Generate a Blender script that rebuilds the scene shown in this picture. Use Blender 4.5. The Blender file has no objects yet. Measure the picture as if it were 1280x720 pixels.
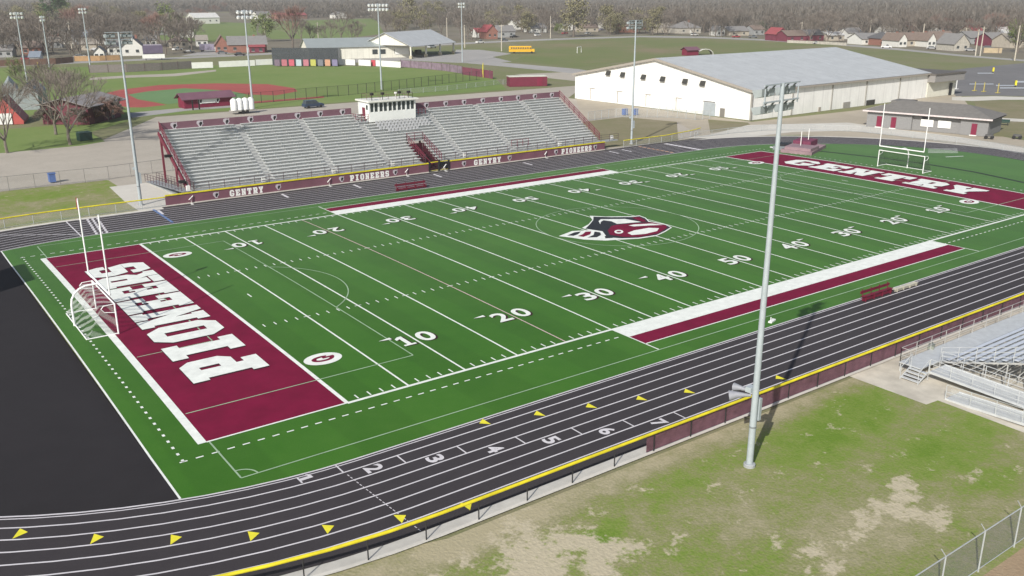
import bpy, math, random
from mathutils import Vector, Matrix
from mathutils.geometry import tessellate_polygon
rnd = random.Random(7)
SC = bpy.context.scene
COL = SC.collection
R = math.radians
YD = 0.9144
CY = 24.384                      # middle of the field across
# ------------------------------------------------------------------ camera
CAM = Vector((-22.947, -49.748, 25.119)); F = 1135.572
yaw, pit, rol = 0.94167, -0.31219, -0.00187
fw = Vector((math.cos(yaw)*math.cos(pit), math.sin(yaw)*math.cos(pit), math.sin(pit)))
r0 = Vector((math.sin(yaw), -math.cos(yaw), 0)); u0 = r0.cross(fw)
rt = r0*math.cos(rol)+u0*math.sin(rol); up = -r0*math.sin(rol)+u0*math.cos(rol)
cam = bpy.data.cameras.new('camera'); co = bpy.data.objects.new('camera', cam); COL.objects.link(co)
co.matrix_world = Matrix(((rt.x, up.x, -fw.x, CAM.x), (rt.y, up.y, -fw.y, CAM.y), (rt.z, up.z, -fw.z, CAM.z), (0, 0, 0, 1)))
cam.sensor_width = 36; cam.lens = F/1280*36; cam.clip_start = .5; cam.clip_end = 12000
SC.camera = co

def at(px, py, z=0.0):
    """survey: the point at height z that the photo shows at px, py"""
    d = fw+rt*(px-640)/F-up*(py-360)/F
    return CAM+d*((z-CAM.z)/d.z)
def aty(px, py, Y):
    d = fw+rt*(px-640)/F-up*(py-360)/F
    return CAM+d*((Y-CAM.y)/d.y)

# ------------------------------------------------------------------ materials
MATS = {}
def mat(name, rgb, rough=.7, var=.12, scale=3.0, metal=0.0, spec=.3, rgb2=None, bump=0, obj=False, detail=4):
    if name in MATS: return MATS[name]
    m = bpy.data.materials.new(name); m.use_nodes = True
    nt = m.node_tree; b = nt.nodes['Principled BSDF']
    b.inputs['Roughness'].default_value = rough; b.inputs['Metallic'].default_value = metal
    b.inputs['Specular IOR Level'].default_value = spec
    tc = nt.nodes.new('ShaderNodeTexCoord')
    n = nt.nodes.new('ShaderNodeTexNoise'); n.inputs['Scale'].default_value = scale; n.inputs['Detail'].default_value = detail
    n.inputs['Roughness'].default_value = .6
    nt.links.new(tc.outputs['Object'], n.inputs['Vector'])
    mx = nt.nodes.new('ShaderNodeMix'); mx.data_type = 'RGBA'
    a = [c*(1-var) for c in rgb]; c2 = rgb2 or [min(1, c*(1+var)) for c in rgb]
    mx.inputs[6].default_value = (*a, 1); mx.inputs[7].default_value = (*c2, 1)
    mr = nt.nodes.new('ShaderNodeMapRange'); mr.inputs['From Min'].default_value = .3; mr.inputs['From Max'].default_value = .7
    nt.links.new(n.outputs['Fac'], mr.inputs['Value']); nt.links.new(mr.outputs['Result'], mx.inputs[0])
    nt.links.new(mx.outputs[2], b.inputs['Base Color'])
    if bump:
        bp = nt.nodes.new('ShaderNodeBump'); bp.inputs['Strength'].default_value = bump; bp.inputs['Distance'].default_value = .05
        n2 = nt.nodes.new('ShaderNodeTexNoise'); n2.inputs['Scale'].default_value = scale*8; n2.inputs['Detail'].default_value = 3
        nt.links.new(tc.outputs['Object'], n2.inputs['Vector'])
        nt.links.new(n2.outputs['Fac'], bp.inputs['Height']); nt.links.new(bp.outputs['Normal'], b.inputs['Normal'])
    MATS[name] = m
    return m

def ground_mat(name, stops, scales=(.05, .35, 2.5), weights=(.5, .3, .2), patches=(), dirt=(.42, .35, .22), dirt_thr=.66, rough=.95, bump=.5, tint=(), sheen=0, seam=0):
    """natural ground: stops of colour over a mixed noise; patches = (x, y, rx, ry, rot, strength) bare spots worn into it"""
    m = bpy.data.materials.new(name); m.use_nodes = True; nt = m.node_tree; N = nt.nodes.new; L = nt.links.new
    b = nt.nodes['Principled BSDF']; b.inputs['Roughness'].default_value = rough; b.inputs['Specular IOR Level'].default_value = .15
    tc = N('ShaderNodeTexCoord'); acc = None
    for s, w in zip(scales, weights):
        n = N('ShaderNodeTexNoise'); n.inputs['Scale'].default_value = s; n.inputs['Detail'].default_value = 5; n.inputs['Roughness'].default_value = .62
        L(tc.outputs['Object'], n.inputs['Vector'])
        mu = N('ShaderNodeMath'); mu.operation = 'MULTIPLY_ADD'; L(n.outputs['Fac'], mu.inputs[0]); mu.inputs[1].default_value = w
        if acc is None: mu.inputs[2].default_value = 0
        else: L(acc, mu.inputs[2])
        acc = mu.outputs[0]
    for (x, y, rx, ry, rot, st) in tint:
        mp = N('ShaderNodeMapping'); mp.vector_type = 'TEXTURE'
        mp.inputs['Location'].default_value = (x, y, 0); mp.inputs['Rotation'].default_value = (0, 0, rot); mp.inputs['Scale'].default_value = (rx, ry, 50)
        L(tc.outputs['Object'], mp.inputs['Vector'])
        ln = N('ShaderNodeVectorMath'); ln.operation = 'LENGTH'; L(mp.outputs['Vector'], ln.inputs[0])
        mr = N('ShaderNodeMapRange'); mr.interpolation_type = 'SMOOTHSTEP'; L(ln.outputs['Value'], mr.inputs['Value'])
        mr.inputs['From Min'].default_value = .2; mr.inputs['From Max'].default_value = 1.3; mr.inputs['To Min'].default_value = st; mr.inputs['To Max'].default_value = 0
        ad = N('ShaderNodeMath'); ad.operation = 'ADD'; L(acc, ad.inputs[0]); L(mr.outputs['Result'], ad.inputs[1]); acc = ad.outputs[0]
    cr = N('ShaderNodeValToRGB'); el = cr.color_ramp.elements
    el[0].position, el[0].color = stops[0][0], (*stops[0][1], 1); el[1].position, el[1].color = stops[-1][0], (*stops[-1][1], 1)
    for p, c in stops[1:-1]:
        e = el.new(p); e.color = (*c, 1)
    L(acc, cr.inputs['Fac']); colr = cr.outputs['Color']
    b.inputs['Sheen Weight'].default_value = sheen; b.inputs['Sheen Roughness'].default_value = .3
    if seam:
        # roll seams every five yards and a soft nap direction that alternates from roll to roll
        sx = N('ShaderNodeSeparateXYZ'); L(tc.outputs['Object'], sx.inputs[0])
        dv = N('ShaderNodeMath'); dv.operation = 'DIVIDE'; L(sx.outputs['X'], dv.inputs[0]); dv.inputs[1].default_value = seam
        pg = N('ShaderNodeMath'); pg.operation = 'PINGPONG'; L(dv.outputs[0], pg.inputs[0]); pg.inputs[1].default_value = 1
        ms = N('ShaderNodeMapRange'); ms.interpolation_type = 'SMOOTHSTEP'; L(pg.outputs[0], ms.inputs['Value']); ms.inputs['From Min'].default_value = .46; ms.inputs['From Max'].default_value = .54; ms.inputs['To Min'].default_value = .955; ms.inputs['To Max'].default_value = 1.045
        vm = N('ShaderNodeVectorMath'); vm.operation = 'SCALE'; L(colr, vm.inputs[0]); L(ms.outputs['Result'], vm.inputs['Scale']); colr = vm.outputs['Vector']
    # bare earth
    n = N('ShaderNodeTexNoise'); n.inputs['Scale'].default_value = .55; n.inputs['Detail'].default_value = 9; n.inputs['Roughness'].default_value = .72
    L(tc.outputs['Object'], n.inputs['Vector']); v = n.outputs['Fac']
    if patches:
        nf = N('ShaderNodeTexNoise'); nf.inputs['Scale'].default_value = 3.2; nf.inputs['Detail'].default_value = 6; nf.inputs['Roughness'].default_value = .75; L(tc.outputs['Object'], nf.inputs['Vector'])
        ma = N('ShaderNodeMath'); ma.operation = 'MULTIPLY_ADD'; L(nf.outputs['Fac'], ma.inputs[0]); ma.inputs[1].default_value = .34; L(v, ma.inputs[2])
        mb_ = N('ShaderNodeMath'); mb_.operation = 'SUBTRACT'; L(ma.outputs[0], mb_.inputs[0]); mb_.inputs[1].default_value = .17; v = mb_.outputs[0]
    for (x, y, rx, ry, rot, st) in patches:
        mp = N('ShaderNodeMapping'); mp.vector_type = 'TEXTURE'
        mp.inputs['Location'].default_value = (x, y, 0); mp.inputs['Rotation'].default_value = (0, 0, rot); mp.inputs['Scale'].default_value = (rx, ry, 50)
        L(tc.outputs['Object'], mp.inputs['Vector'])
        ln = N('ShaderNodeVectorMath'); ln.operation = 'LENGTH'; L(mp.outputs['Vector'], ln.inputs[0])
        mr = N('ShaderNodeMapRange'); mr.interpolation_type = 'SMOOTHSTEP'; L(ln.outputs['Value'], mr.inputs['Value'])
        mr.inputs['From Min'].default_value = .35; mr.inputs['From Max'].default_value = 1.25; mr.inputs['To Min'].default_value = st; mr.inputs['To Max'].default_value = 0
        ad = N('ShaderNodeMath'); ad.operation = 'ADD'; L(v, ad.inputs[0]); L(mr.outputs['Result'], ad.inputs[1]); v = ad.outputs[0]
    mr = N('ShaderNodeMapRange'); L(v, mr.inputs['Value']); mr.inputs['From Min'].default_value = dirt_thr; mr.inputs['From Max'].default_value = dirt_thr+.09
    d2 = N('ShaderNodeTexNoise'); d2.inputs['Scale'].default_value = 4; d2.inputs['Detail'].default_value = 6; L(tc.outputs['Object'], d2.inputs['Vector'])
    dm = N('ShaderNodeMix'); dm.data_type = 'RGBA'; L(d2.outputs['Fac'], dm.inputs[0])
    dm.inputs[6].default_value = (*[c*.8 for c in dirt], 1); dm.inputs[7].default_value = (*[c*1.15 for c in dirt], 1)
    mx = N('ShaderNodeMix'); mx.data_type = 'RGBA'; L(mr.outputs['Result'], mx.inputs[0]); L(colr, mx.inputs[6]); L(dm.outputs[2], mx.inputs[7])
    L(mx.outputs[2], b.inputs['Base Color'])
    bp = N('ShaderNodeBump'); bp.inputs['Strength'].default_value = bump; bp.inputs['Distance'].default_value = .08
    n2 = N('ShaderNodeTexNoise'); n2.inputs['Scale'].default_value = 6; n2.inputs['Detail'].default_value = 5; L(tc.outputs['Object'], n2.inputs['Vector'])
    L(n2.outputs['Fac'], bp.inputs['Height']); L(bp.outputs['Normal'], b.inputs['Normal'])
    MATS[name] = m
    return m

def screen_mat(name, rgb, alpha, metal=0.0, rough=.5):
    """woven wire or net seen from afar: part wire, part gap"""
    m = bpy.data.materials.new(name); m.use_nodes = True; nt = m.node_tree
    b = nt.nodes['Principled BSDF']; b.inputs['Base Color'].default_value = (*rgb, 1); b.inputs['Alpha'].default_value = alpha
    b.inputs['Roughness'].default_value = rough; b.inputs['Metallic'].default_value = metal
    n = nt.nodes.new('ShaderNodeTexNoise'); n.inputs['Scale'].default_value = 2
    tc = nt.nodes.new('ShaderNodeTexCoord'); nt.links.new(tc.outputs['Object'], n.inputs['Vector'])
    mr = nt.nodes.new('ShaderNodeMapRange'); mr.inputs['To Min'].default_value = alpha*.7; mr.inputs['To Max'].default_value = alpha*1.3
    nt.links.new(n.outputs['Fac'], mr.inputs['Value']); nt.links.new(mr.outputs['Result'], b.inputs['Alpha'])
    MATS[name] = m
    return m

def panel_mat(name, rgb, period, ax='x+y', dark=.86, rough=.55, streak=.06):
    """profiled metal sheeting: a shallow joint every period metres, weather streaks"""
    m = mat(name, rgb, rough, streak, .35); nt = m.node_tree; N = nt.nodes.new; L = nt.links.new; b = nt.nodes['Principled BSDF']
    src = b.inputs['Base Color'].links[0].from_socket; tc = N('ShaderNodeTexCoord'); sx = N('ShaderNodeSeparateXYZ'); L(tc.outputs['Object'], sx.inputs[0])
    if ax == 'x+y':
        a = N('ShaderNodeMath'); L(sx.outputs['X'], a.inputs[0]); L(sx.outputs['Y'], a.inputs[1]); o = a.outputs[0]
    else: o = sx.outputs['X']
    d = N('ShaderNodeMath'); d.operation = 'DIVIDE'; L(o, d.inputs[0]); d.inputs[1].default_value = period
    f = N('ShaderNodeMath'); f.operation = 'FRACT'; L(d.outputs[0], f.inputs[0])
    g_ = N('ShaderNodeMath'); g_.operation = 'LESS_THAN'; L(f.outputs[0], g_.inputs[0]); g_.inputs[1].default_value = .12
    st_ = N('ShaderNodeTexNoise'); mp = N('ShaderNodeMapping'); mp.inputs['Scale'].default_value = (1.2, 1.2, .08); L(tc.outputs['Object'], mp.inputs['Vector']); L(mp.outputs['Vector'], st_.inputs['Vector']); st_.inputs['Scale'].default_value = 1.5; st_.inputs['Detail'].default_value = 5
    mr = N('ShaderNodeMapRange'); L(st_.outputs['Fac'], mr.inputs['Value']); mr.inputs['From Min'].default_value = .35; mr.inputs['From Max'].default_value = .7; mr.inputs['To Min'].default_value = 1.03; mr.inputs['To Max'].default_value = .94
    k = N('ShaderNodeMapRange'); L(g_.outputs[0], k.inputs['Value']); k.inputs['To Min'].default_value = 1; k.inputs['To Max'].default_value = dark
    mu = N('ShaderNodeMath'); mu.operation = 'MULTIPLY'; L(mr.outputs['Result'], mu.inputs[0]); L(k.outputs['Result'], mu.inputs[1])
    vm = N('ShaderNodeVectorMath'); vm.operation = 'SCALE'; L(src, vm.inputs[0]); L(mu.outputs[0], vm.inputs['Scale']); L(vm.outputs['Vector'], b.inputs['Base Color'])
    return m

# ------------------------------------------------------------------ mesh builder
class MB:
    def __init__(s): s.v = []; s.f = []; s.m = []; s.mi = 0
    def poly(s, pts):
        i = len(s.v); s.v += [tuple(p) for p in pts]; s.f.append(tuple(range(i, i+len(pts)))); s.m.append(s.mi)
    def box(s, c, d, rz=0.0, rx=0.0, ry=0.0):
        M = Matrix.Rotation(rz, 3, 'Z') @ Matrix.Rotation(ry, 3, 'Y') @ Matrix.Rotation(rx, 3, 'X'); c = Vector(c); i = len(s.v)
        for k in range(8):
            p = Vector(((k & 1)-.5, ((k >> 1) & 1)-.5, ((k >> 2) & 1)-.5)); s.v.append(tuple(c+M @ Vector((p.x*d[0], p.y*d[1], p.z*d[2]))))
        for q in ((0, 2, 3, 1), (4, 5, 7, 6), (0, 1, 5, 4), (2, 6, 7, 3), (0, 4, 6, 2), (1, 3, 7, 5)):
            s.f.append(tuple(i+a for a in q)); s.m.append(s.mi)
        return s
    def bar(s, a, b, w, h=None):
        """square bar from a to b"""
        a = Vector(a); b = Vector(b); h = h or w; d = (b-a).normalized()
        x = d.cross(Vector((0, 0, 1)));
        if x.length < 1e-3: x = Vector((1, 0, 0))
        x.normalize(); y = x.cross(d).normalized(); i = len(s.v)
        for p in (a, b):
            for sx, sy in ((-1, -1), (1, -1), (1, 1), (-1, 1)): s.v.append(tuple(p+x*w*.5*sx+y*h*.5*sy))
        for q in ((0, 1, 2, 3), (7, 6, 5, 4), (0, 4, 5, 1), (1, 5, 6, 2), (2, 6, 7, 3), (3, 7, 4, 0)):
            s.f.append(tuple(i+t for t in q)); s.m.append(s.mi)
        return s
    def tube(s, pts, r, n=8, cap=True):
        pts = [Vector(p) for p in pts]; rs = r if isinstance(r, (list, tuple)) else [r]*len(pts); rings = []; x = None
        for k, p in enumerate(pts):
            d = (pts[min(k+1, len(pts)-1)]-pts[max(k-1, 0)]).normalized()
            if x is None:
                x = d.cross(Vector((0, 0, 1)))
                if x.length < 1e-3: x = Vector((1, 0, 0))
            x = (x-d*x.dot(d)).normalized(); y = d.cross(x); i = len(s.v)
            for j in range(n):
                a = 2*math.pi*j/n; s.v.append(tuple(p+(x*math.cos(a)+y*math.sin(a))*rs[k]))
            rings.append(i)
        for a, b in zip(rings, rings[1:]):
            for j in range(n):
                s.f.append((a+j, a+(j+1) % n, b+(j+1) % n, b+j)); s.m.append(s.mi)
        if cap:
            i = len(s.v); s.v += [s.v[rings[0]+j] for j in range(n)]+[s.v[rings[-1]+j] for j in range(n)]
            s.f.append(tuple(i+j for j in range(n))[::-1]); s.m.append(s.mi)
            s.f.append(tuple(i+n+j for j in range(n))); s.m.append(s.mi)
        return s
    def prism(s, foot, z0, z1):
        n = len(foot); i = len(s.v)
        s.v += [(p[0], p[1], z0) for p in foot]+[(p[0], p[1], z1) for p in foot]
        s.f.append(tuple(range(i+n-1, i-1, -1))); s.m.append(s.mi); s.f.append(tuple(range(i+n, i+2*n))); s.m.append(s.mi)
        for k in range(n):
            j = (k+1) % n; s.f.append((i+k, i+j, i+n+j, i+n+k)); s.m.append(s.mi)
        return s
    def sheet(s, pts, z):
        t = tessellate_polygon([[Vector((p[0], p[1], 0)) for p in pts]]); i = len(s.v)
        s.v += [(p[0], p[1], z) for p in pts]
        for a, b, c in t:
            A, B, C = (Vector(s.v[i+k]) for k in (a, b, c))
            if (B-A).cross(C-A).z < 0: b, c = c, b
            s.f.append((i+a, i+b, i+c)); s.m.append(s.mi)
        return s
    def build(s, name, mats, parent=None, smooth=False, loc=None):
        me = bpy.data.meshes.new(name); me.from_pydata(s.v, [], s.f)
        for m in (mats if isinstance(mats, (list, tuple)) else [mats]): me.materials.append(m)
        if any(s.m): me.polygons.foreach_set('material_index', s.m)
        if smooth: me.polygons.foreach_set('use_smooth', [True]*len(s.f))
        me.update()
        o = bpy.data.objects.new(name, me); COL.objects.link(o)
        if parent: o.parent = parent
        if loc is not None: o.location = loc
        return o

def tag(o, label=None, cat=None, group=None, kind=None):
    if label: o['label'] = label
    if cat: o['category'] = cat
    if group: o['group'] = group
    if kind: o['kind'] = kind
    return o
def thing(name, label, cat, loc=(0, 0, 0), rz=0.0, group=None):
    o = bpy.data.objects.new(name, None); COL.objects.link(o); o.location = loc; o.rotation_euler = (0, 0, rz)
    return tag(o, label, cat, group)
def kids(o, pool=None): return [c for c in list(COL.objects) if c.parent is o]
TREE = {}
def dup(root, chs, loc, rz=0.0, label=None, group=None, scale=None):
    r = root.copy(); COL.objects.link(r); r.location = loc; r.rotation_euler = (0, 0, rz)
    if scale: r.scale = (scale if isinstance(scale, tuple) else (scale,)*3)
    if label: r['label'] = label
    if group: r['group'] = group
    for c in chs:
        c0, subs = c if isinstance(c, tuple) else (c, ())
        k = c0.copy(); COL.objects.link(k); k.parent = r
        for g in subs:
            k2 = g.copy(); COL.objects.link(k2); k2.parent = k
    return r
def st(name, o): o['kind'] = 'structure'; return o

def oval(r, n=48, x0=-3.0, x1=94.4, a0=None, a1=None):
    """track oval at radius r, counter-clockwise from the near straight"""
    p = []
    for k in range(n+1):
        a = -math.pi/2+math.pi*k/n; p.append((x1+r*math.cos(a), CY+r*math.sin(a)))
    for k in range(n+1):
        a = math.pi/2+math.pi*k/n; p.append((x0+r*math.cos(a), CY+r*math.sin(a)))
    return p
def ring(mb, ra, rb, z):
    A = oval(ra); B = oval(rb); n = len(A)
    for k in range(n):
        j = (k+1) % n; mb.poly([(*A[k], z), (*B[k], z), (*B[j], z), (*A[j], z)])

# ------------------------------------------------------------------ palette
W = mat('white_paint', (.78, .79, .76), .6, .06, .8)
WP = mat('white_turf_paint', (.74, .77, .72), .85, .1, 1.5)
MAR = mat('maroon_turf', (.165, .004, .033), .9, .16, .5, spec=.2)
MARP = mat('maroon_paint', (.19, .02, .05), .55, .12, 1)
MARV = mat('maroon_vinyl', (.17, .05, .08), .7, .12, .6)
BLK = mat('black_paint', (.02, .02, .022), .6, .2, 2)
BLKM = mat('black_metal', (.03, .03, .032), .5, .2, 2)
YEL = mat('yellow_plastic', (.66, .57, .025), .55, .2, .9)
YELM = mat('yellow_marking', (.75, .68, .04), .7, .1, 3)
GALV = mat('galvanised_steel', (.46, .49, .49), .5, .1, 3, metal=.25)
ALU = mat('aluminium', (.56, .58, .59), .45, .1, 2, metal=.25)
ALUD = mat('weathered_aluminium', (.36, .38, .39), .6, .15, 1.5, metal=.1)
CONC = mat('concrete', (.58, .56, .51), .9, .12, .7)
TRK = ground_mat('track_rubber', [(.3, (.033, .029, .032)), (.7, (.057, .051, .055))], (.04, .6, 12), (.35, .25, .4), dirt_thr=2, rough=.85, bump=.03, sheen=.06)
DZ = ground_mat('smooth_black_rubber', [(.3, (.019, .0175, .019)), (.7, (.033, .030, .0325))], (.04, .6, 12), (.35, .25, .4), dirt_thr=2, rough=.8, bump=.03)
TURF = ground_mat('turf', [(.30, (.023, .104, .006)), (.5, (.038, .134, .010)), (.70, (.058, .160, .018))], (.03, .4, 9), (.5, .25, .25), dirt_thr=2, rough=.9, bump=.08, sheen=.22, seam=4.572)
LINE = mat('lane_paint', (.60, .58, .60), .8, .1, 1)
SOC = mat('faded_soccer_line', (.30, .42, .28), .9, .15, 1)
CLAY = ground_mat('infield_clay', [(.3, (.30, .07, .065)), (.7, (.40, .105, .095))], (.05, .4, 3), dirt_thr=2)
GRAV = ground_mat('gravel', [(.35, (.34, .31, .26)), (.65, (.47, .43, .37))], (.03, .2, 2), (.45, .3, .25), dirt_thr=2)
ASPH = ground_mat('asphalt_dark', [(.35, (.15, .148, .15)), (.65, (.20, .197, .198))], (.05, .4, 3), dirt_thr=2)
ASPL = ground_mat('asphalt_pale', [(.35, (.30, .29, .28)), (.65, (.40, .39, .37))], (.03, .3, 3), dirt_thr=2)
SIDE = ground_mat('pale_concrete', [(.35, (.52, .50, .45)), (.65, (.62, .60, .54))], (.05, .4, 3), dirt_thr=2)
GR_ST = [(.33, (.130, .215, .028)), (.43, (.180, .245, .052)), (.50, (.225, .240, .095)), (.57, (.28, .265, .150)), (.68, (.38, .34, .225))]
p0 = [at(690, 690), at(1125, 625), at(830, 690), at(740, 650), at(640, 610), at(1230, 590), at(975, 668), at(1000, 690), at(660, 660)]
def _t(px, py, rx, ry, rot, st): q = at(px, py); return (q.x, q.y, rx, ry, rot, st)
TNT = ((12, -17.3, 26, 1.5, 0, .13), (-3, -17.5, 9, 2.2, -.1, .10), _t(1060, 520, 7, 3.0, .2, -.12), _t(1190, 550, 6, 3.0, 0, -.11), _t(1000, 560, 4.5, 3, .2, -.10), _t(860, 600, 5, 2.2, .3, -.08), _t(760, 665, 2.6, .9, .5, -.10), _t(720, 630, 2, 1.3, .4, -.06), _t(1080, 670, 7, 2.6, .1, .10), _t(930, 660, 4, 1.0, .4, .07), _t(960, 715, 4, 1.5, .2, -.05), _t(560, 690, 4, 1.6, .4, .08), _t(1240, 600, 3, 1.2, .1, -.07),
   (-3, 82, 14, 4, 0, -.06), (-12, 70, 20, 3, 0, .10))
NEARG = ground_mat('near_grass', GR_ST, (.12, .8, 7), (.38, .32, .30), tint=TNT, patches=tuple(_t(*a) for a in (
    (680, 700, 4.6, 2.6, .3, .22), (770, 700, 3.0, 1.4, .4, .17), (640, 655, 2.6, 1.1, .3, .15), (850, 668, 3.2, .55, .55, .13), (1130, 618, 3.4, 1.0, .5, .19), (1085, 642, 2.8, .9, .45, .16), (1180, 640, 2.2, .7, .4, .11), (1040, 695, 3.2, 1.0, .4, .11), (980, 668, 1.6, .6, .4, .13),
    (1000, 700, 2.4, .8, .4, .13), (1220, 592, 1.3, .45, .3, .15), (1275, 585, 1.0, .4, .3, .15), (920, 566, 1.0, .3, .3, .12), (890, 612, 1.2, .5, .4, .10), (1150, 655, 2.5, .8, .4, .10), (560, 712, 3, .8, .3, .08), (1010, 545, 1.5, .5, .3, .09))),
    dirt=(.47, .42, .30), dirt_thr=.605)
FARG = ground_mat('far_grass', [(.30, (.14, .17, .07)), (.47, (.18, .195, .09)), (.56, (.21, .20, .12)), (.68, (.27, .235, .17))], (.012, .07, .8), (.5, .3, .2), dirt=(.38, .33, .25), dirt_thr=.74)
FLDG = ground_mat('ballfield_grass', [(.30, (.125, .20, .05)), (.50, (.17, .235, .07)), (.70, (.22, .255, .10))], (.02, .1, .8), (.5, .3, .2), dirt_thr=2)
BTURF = ground_mat('infield_turf', [(.3, (.12, .22, .09)), (.7, (.16, .26, .12))], (.05, .4, 3), dirt_thr=2)
MUDG = ground_mat('worn_grass', [(.30, (.14, .17, .06)), (.5, (.22, .20, .12)), (.7, (.30, .26, .19))], (.03, .2, 1.5), dirt_thr=.68, dirt=(.40, .33, .26))

# ------------------------------------------------------------------ ground and roads
g = MB(); g.sheet([(-3000, -1500), (6000, -1500), (6000, 7000), (-3000, 7000)], -.060)
st('g', g.build('ground', FARG))
def sheet(name, pix, z, m, kind='structure', world=False):
    b = MB(); b.sheet([(p[0], p[1]) if world else tuple(at(*p)[:2]) for p in pix], z)
    o = b.build(name, m); o['kind'] = kind; return o
sheet('near_lawn', [(-60, -120), (160, -120), (160, -16.9), (-3, -16.9), (-22, -12), (-40, 2), (-60, 30)], -.045, NEARG, world=True)
sheet('far_lawn', [(-80, 60), (6, 64), (6, 88.3), (-80, 88.3)], -.045, NEARG, world=True)
# gravel service yard behind and beside the stand
sheet('service_road', [(-60, 88.6), (5.8, 88.6), (5.8, 66), (108, 66), (125, 95), (128, 133), (160, 162), (160, 200), (182, 196), (190, 162), (150, 157), (125, 156.5), (32, 157.2), (17, 133), (13, 126.5), (-30, 119.5), (-60, 112)], -.052, GRAV, world=True)
sheet('side_lawn', [tuple(at(x, y)[:2]) for x, y in ((740, 186), (848, 176), (846, 152), (780, 146), (728, 152), (728, 170))], -.040, MUDG, world=True)
sheet('shop_lawn', [tuple(at(x, y)[:2]) for x, y in ((888, 166), (940, 158), (935, 153), (885, 149))], -.040, MUDG, world=True)
sheet('grass_island', [(15, 141), (26.5, 155.3), (1.5, 156), (-40, 150), (-40, 122), (10, 124.5), (14.5, 127)], -.044, FLDG, world=True)
# ballpark
sheet('ballpark_field', [(22, 160), (60, 158.5), (128, 160), (146, 191), (152, 218), (145, 251), (128, 273), (113, 290), (85, 306), (30, 334), (-40, 340), (-40, 250), (10, 180)], -.044, FLDG, world=True)
sheet('ballpark_warning_track', [tuple(at(x, y)[:2]) for x, y in ((112, 97), (160, 94), (215, 92), (270, 87), (270, 89), (220, 95), (160, 97), (112, 100))], -.038, GRAV, world=True)
sheet('infield_dirt', [tuple(at(x, y)[:2]) for x, y in ((112, 121), (150, 112), (200, 106), (270, 104), (335, 105), (368, 110), (372, 114), (345, 119), (310, 118), (286, 113), (230, 110), (185, 114), (165, 118), (172, 124), (195, 128), (208, 131), (180, 134), (160, 134), (140, 130))], -.038, CLAY, world=True)
sheet('infield_grass', [tuple(at(x, y)[:2]) for x, y in ((160, 118), (185, 114), (230, 110.5), (286, 113.5), (308, 118), (300, 123), (240, 126), (210, 130), (195, 127), (172, 124))], -.032, BTURF, world=True)
sheet('backstop_walk', [tuple(at(x, y)[:2]) for x, y in ((160, 141), (235, 134), (290, 131), (290, 134), (235, 138), (165, 147))], -.034, ASPL, world=True)
sheet('bullpen_strip', [tuple(at(x, y)[:2]) for x, y in ((300, 128), (405, 120), (405, 122), (300, 130.5))], -.032, CLAY, world=True)
# roads beyond
sheet('far_road', [tuple(at(x, y)[:2]) for x, y in ((-40, 82.5), (160, 74), (320, 66.8), (440, 60), (640, 50), (720, 47), (800, 44.6), (880, 45.5), (960, 49), (1040, 54), (1120, 60), (1200, 68), (1300, 76),
   (1300, 78), (1200, 70.2), (1120, 62.3), (1040, 56), (960, 51), (880, 47.5), (800, 46.4), (720, 49), (640, 52), (440, 62.5), (320, 69), (160, 76.3), (-40, 85))], -.050, ASPL, world=True)
sheet('field_path', [tuple(at(x, y)[:2]) for x, y in ((590, 74), (640, 79), (722, 86), (760, 92), (722, 92), (640, 84), (585, 79))], -.046, ASPL, world=True)
sheet('side_street', [tuple(at(x, y)[:2]) for x, y in ((225, 70), (262, 62), (300, 64), (280, 68.5))], -.046, ASPL, world=True)
sheet('car_park', [tuple(at(x, y)[:2]) for x, y in ((570, 62), (600, 62), (640, 67), (616, 71), (640, 77), (590, 79), (540, 77), (505, 75), (480, 78), (430, 78), (430, 71), (520, 68), (568, 68))], -.048, ASPL, world=True)
sheet('school_drive', [tuple(at(x, y)[:2]) for x, y in ((1165, 91), (1210, 85), (1310, 76), (1310, 121), (1240, 119), (1195, 120), (1188, 112))], -.046, ASPH, world=True)
sheet('shop_path', [tuple(at(x, y)[:2]) for x, y in ((1190, 121), (1245, 120), (1310, 122), (1310, 124.5), (1250, 124.5), (1215, 126), (1190, 125))], -.040, SIDE, world=True)
sheet('shop_verge', [tuple(at(x, y)[:2]) for x, y in ((1225, 150), (1218, 127), (1260, 126), (1310, 128), (1310, 172), (1236, 170))], -.042, MUDG, world=True)
sheet('shop_walk', [tuple(at(x, y)[:2]) for x, y in ((1215, 145.5), (1310, 150), (1310, 153.5), (1215, 149))], -.036, SIDE, world=True)
TWG = ground_mat('town_ground_mat', [(.30, (.14, .145, .085)), (.5, (.19, .17, .13)), (.7, (.25, .22, .18))], (.01, .06, .5), (.5, .3, .2), dirt_thr=2)
sheet('town_ground', [tuple(at(x, y)[:2]) for x, y in ((-60, 83), (160, 73), (320, 66), (440, 59), (640, 49.5), (720, 46.5), (800, 44), (880, 45), (960, 48.5), (1040, 53.5), (1120, 59.5), (1200, 67.5), (1330, 78), (1330, 40), (1000, 32), (640, 26), (480, 18), (-60, 12))], -.055, TWG, world=True)
TANG = ground_mat('tan_gravel', [(.35, (.36, .32, .25)), (.65, (.46, .41, .33))], (.05, .3, 2), dirt_thr=2)
sheet('hall_yard', [tuple(at(x, y)[:2]) for x, y in ((720, 123), (940, 152), (1085, 136), (1160, 118), (1200, 118), (1240, 168), (1320, 182), (1320, 200), (1150, 178), (1000, 168), (880, 172), (846, 152), (780, 146), (728, 150))], -.047, TANG, world=True)
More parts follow.
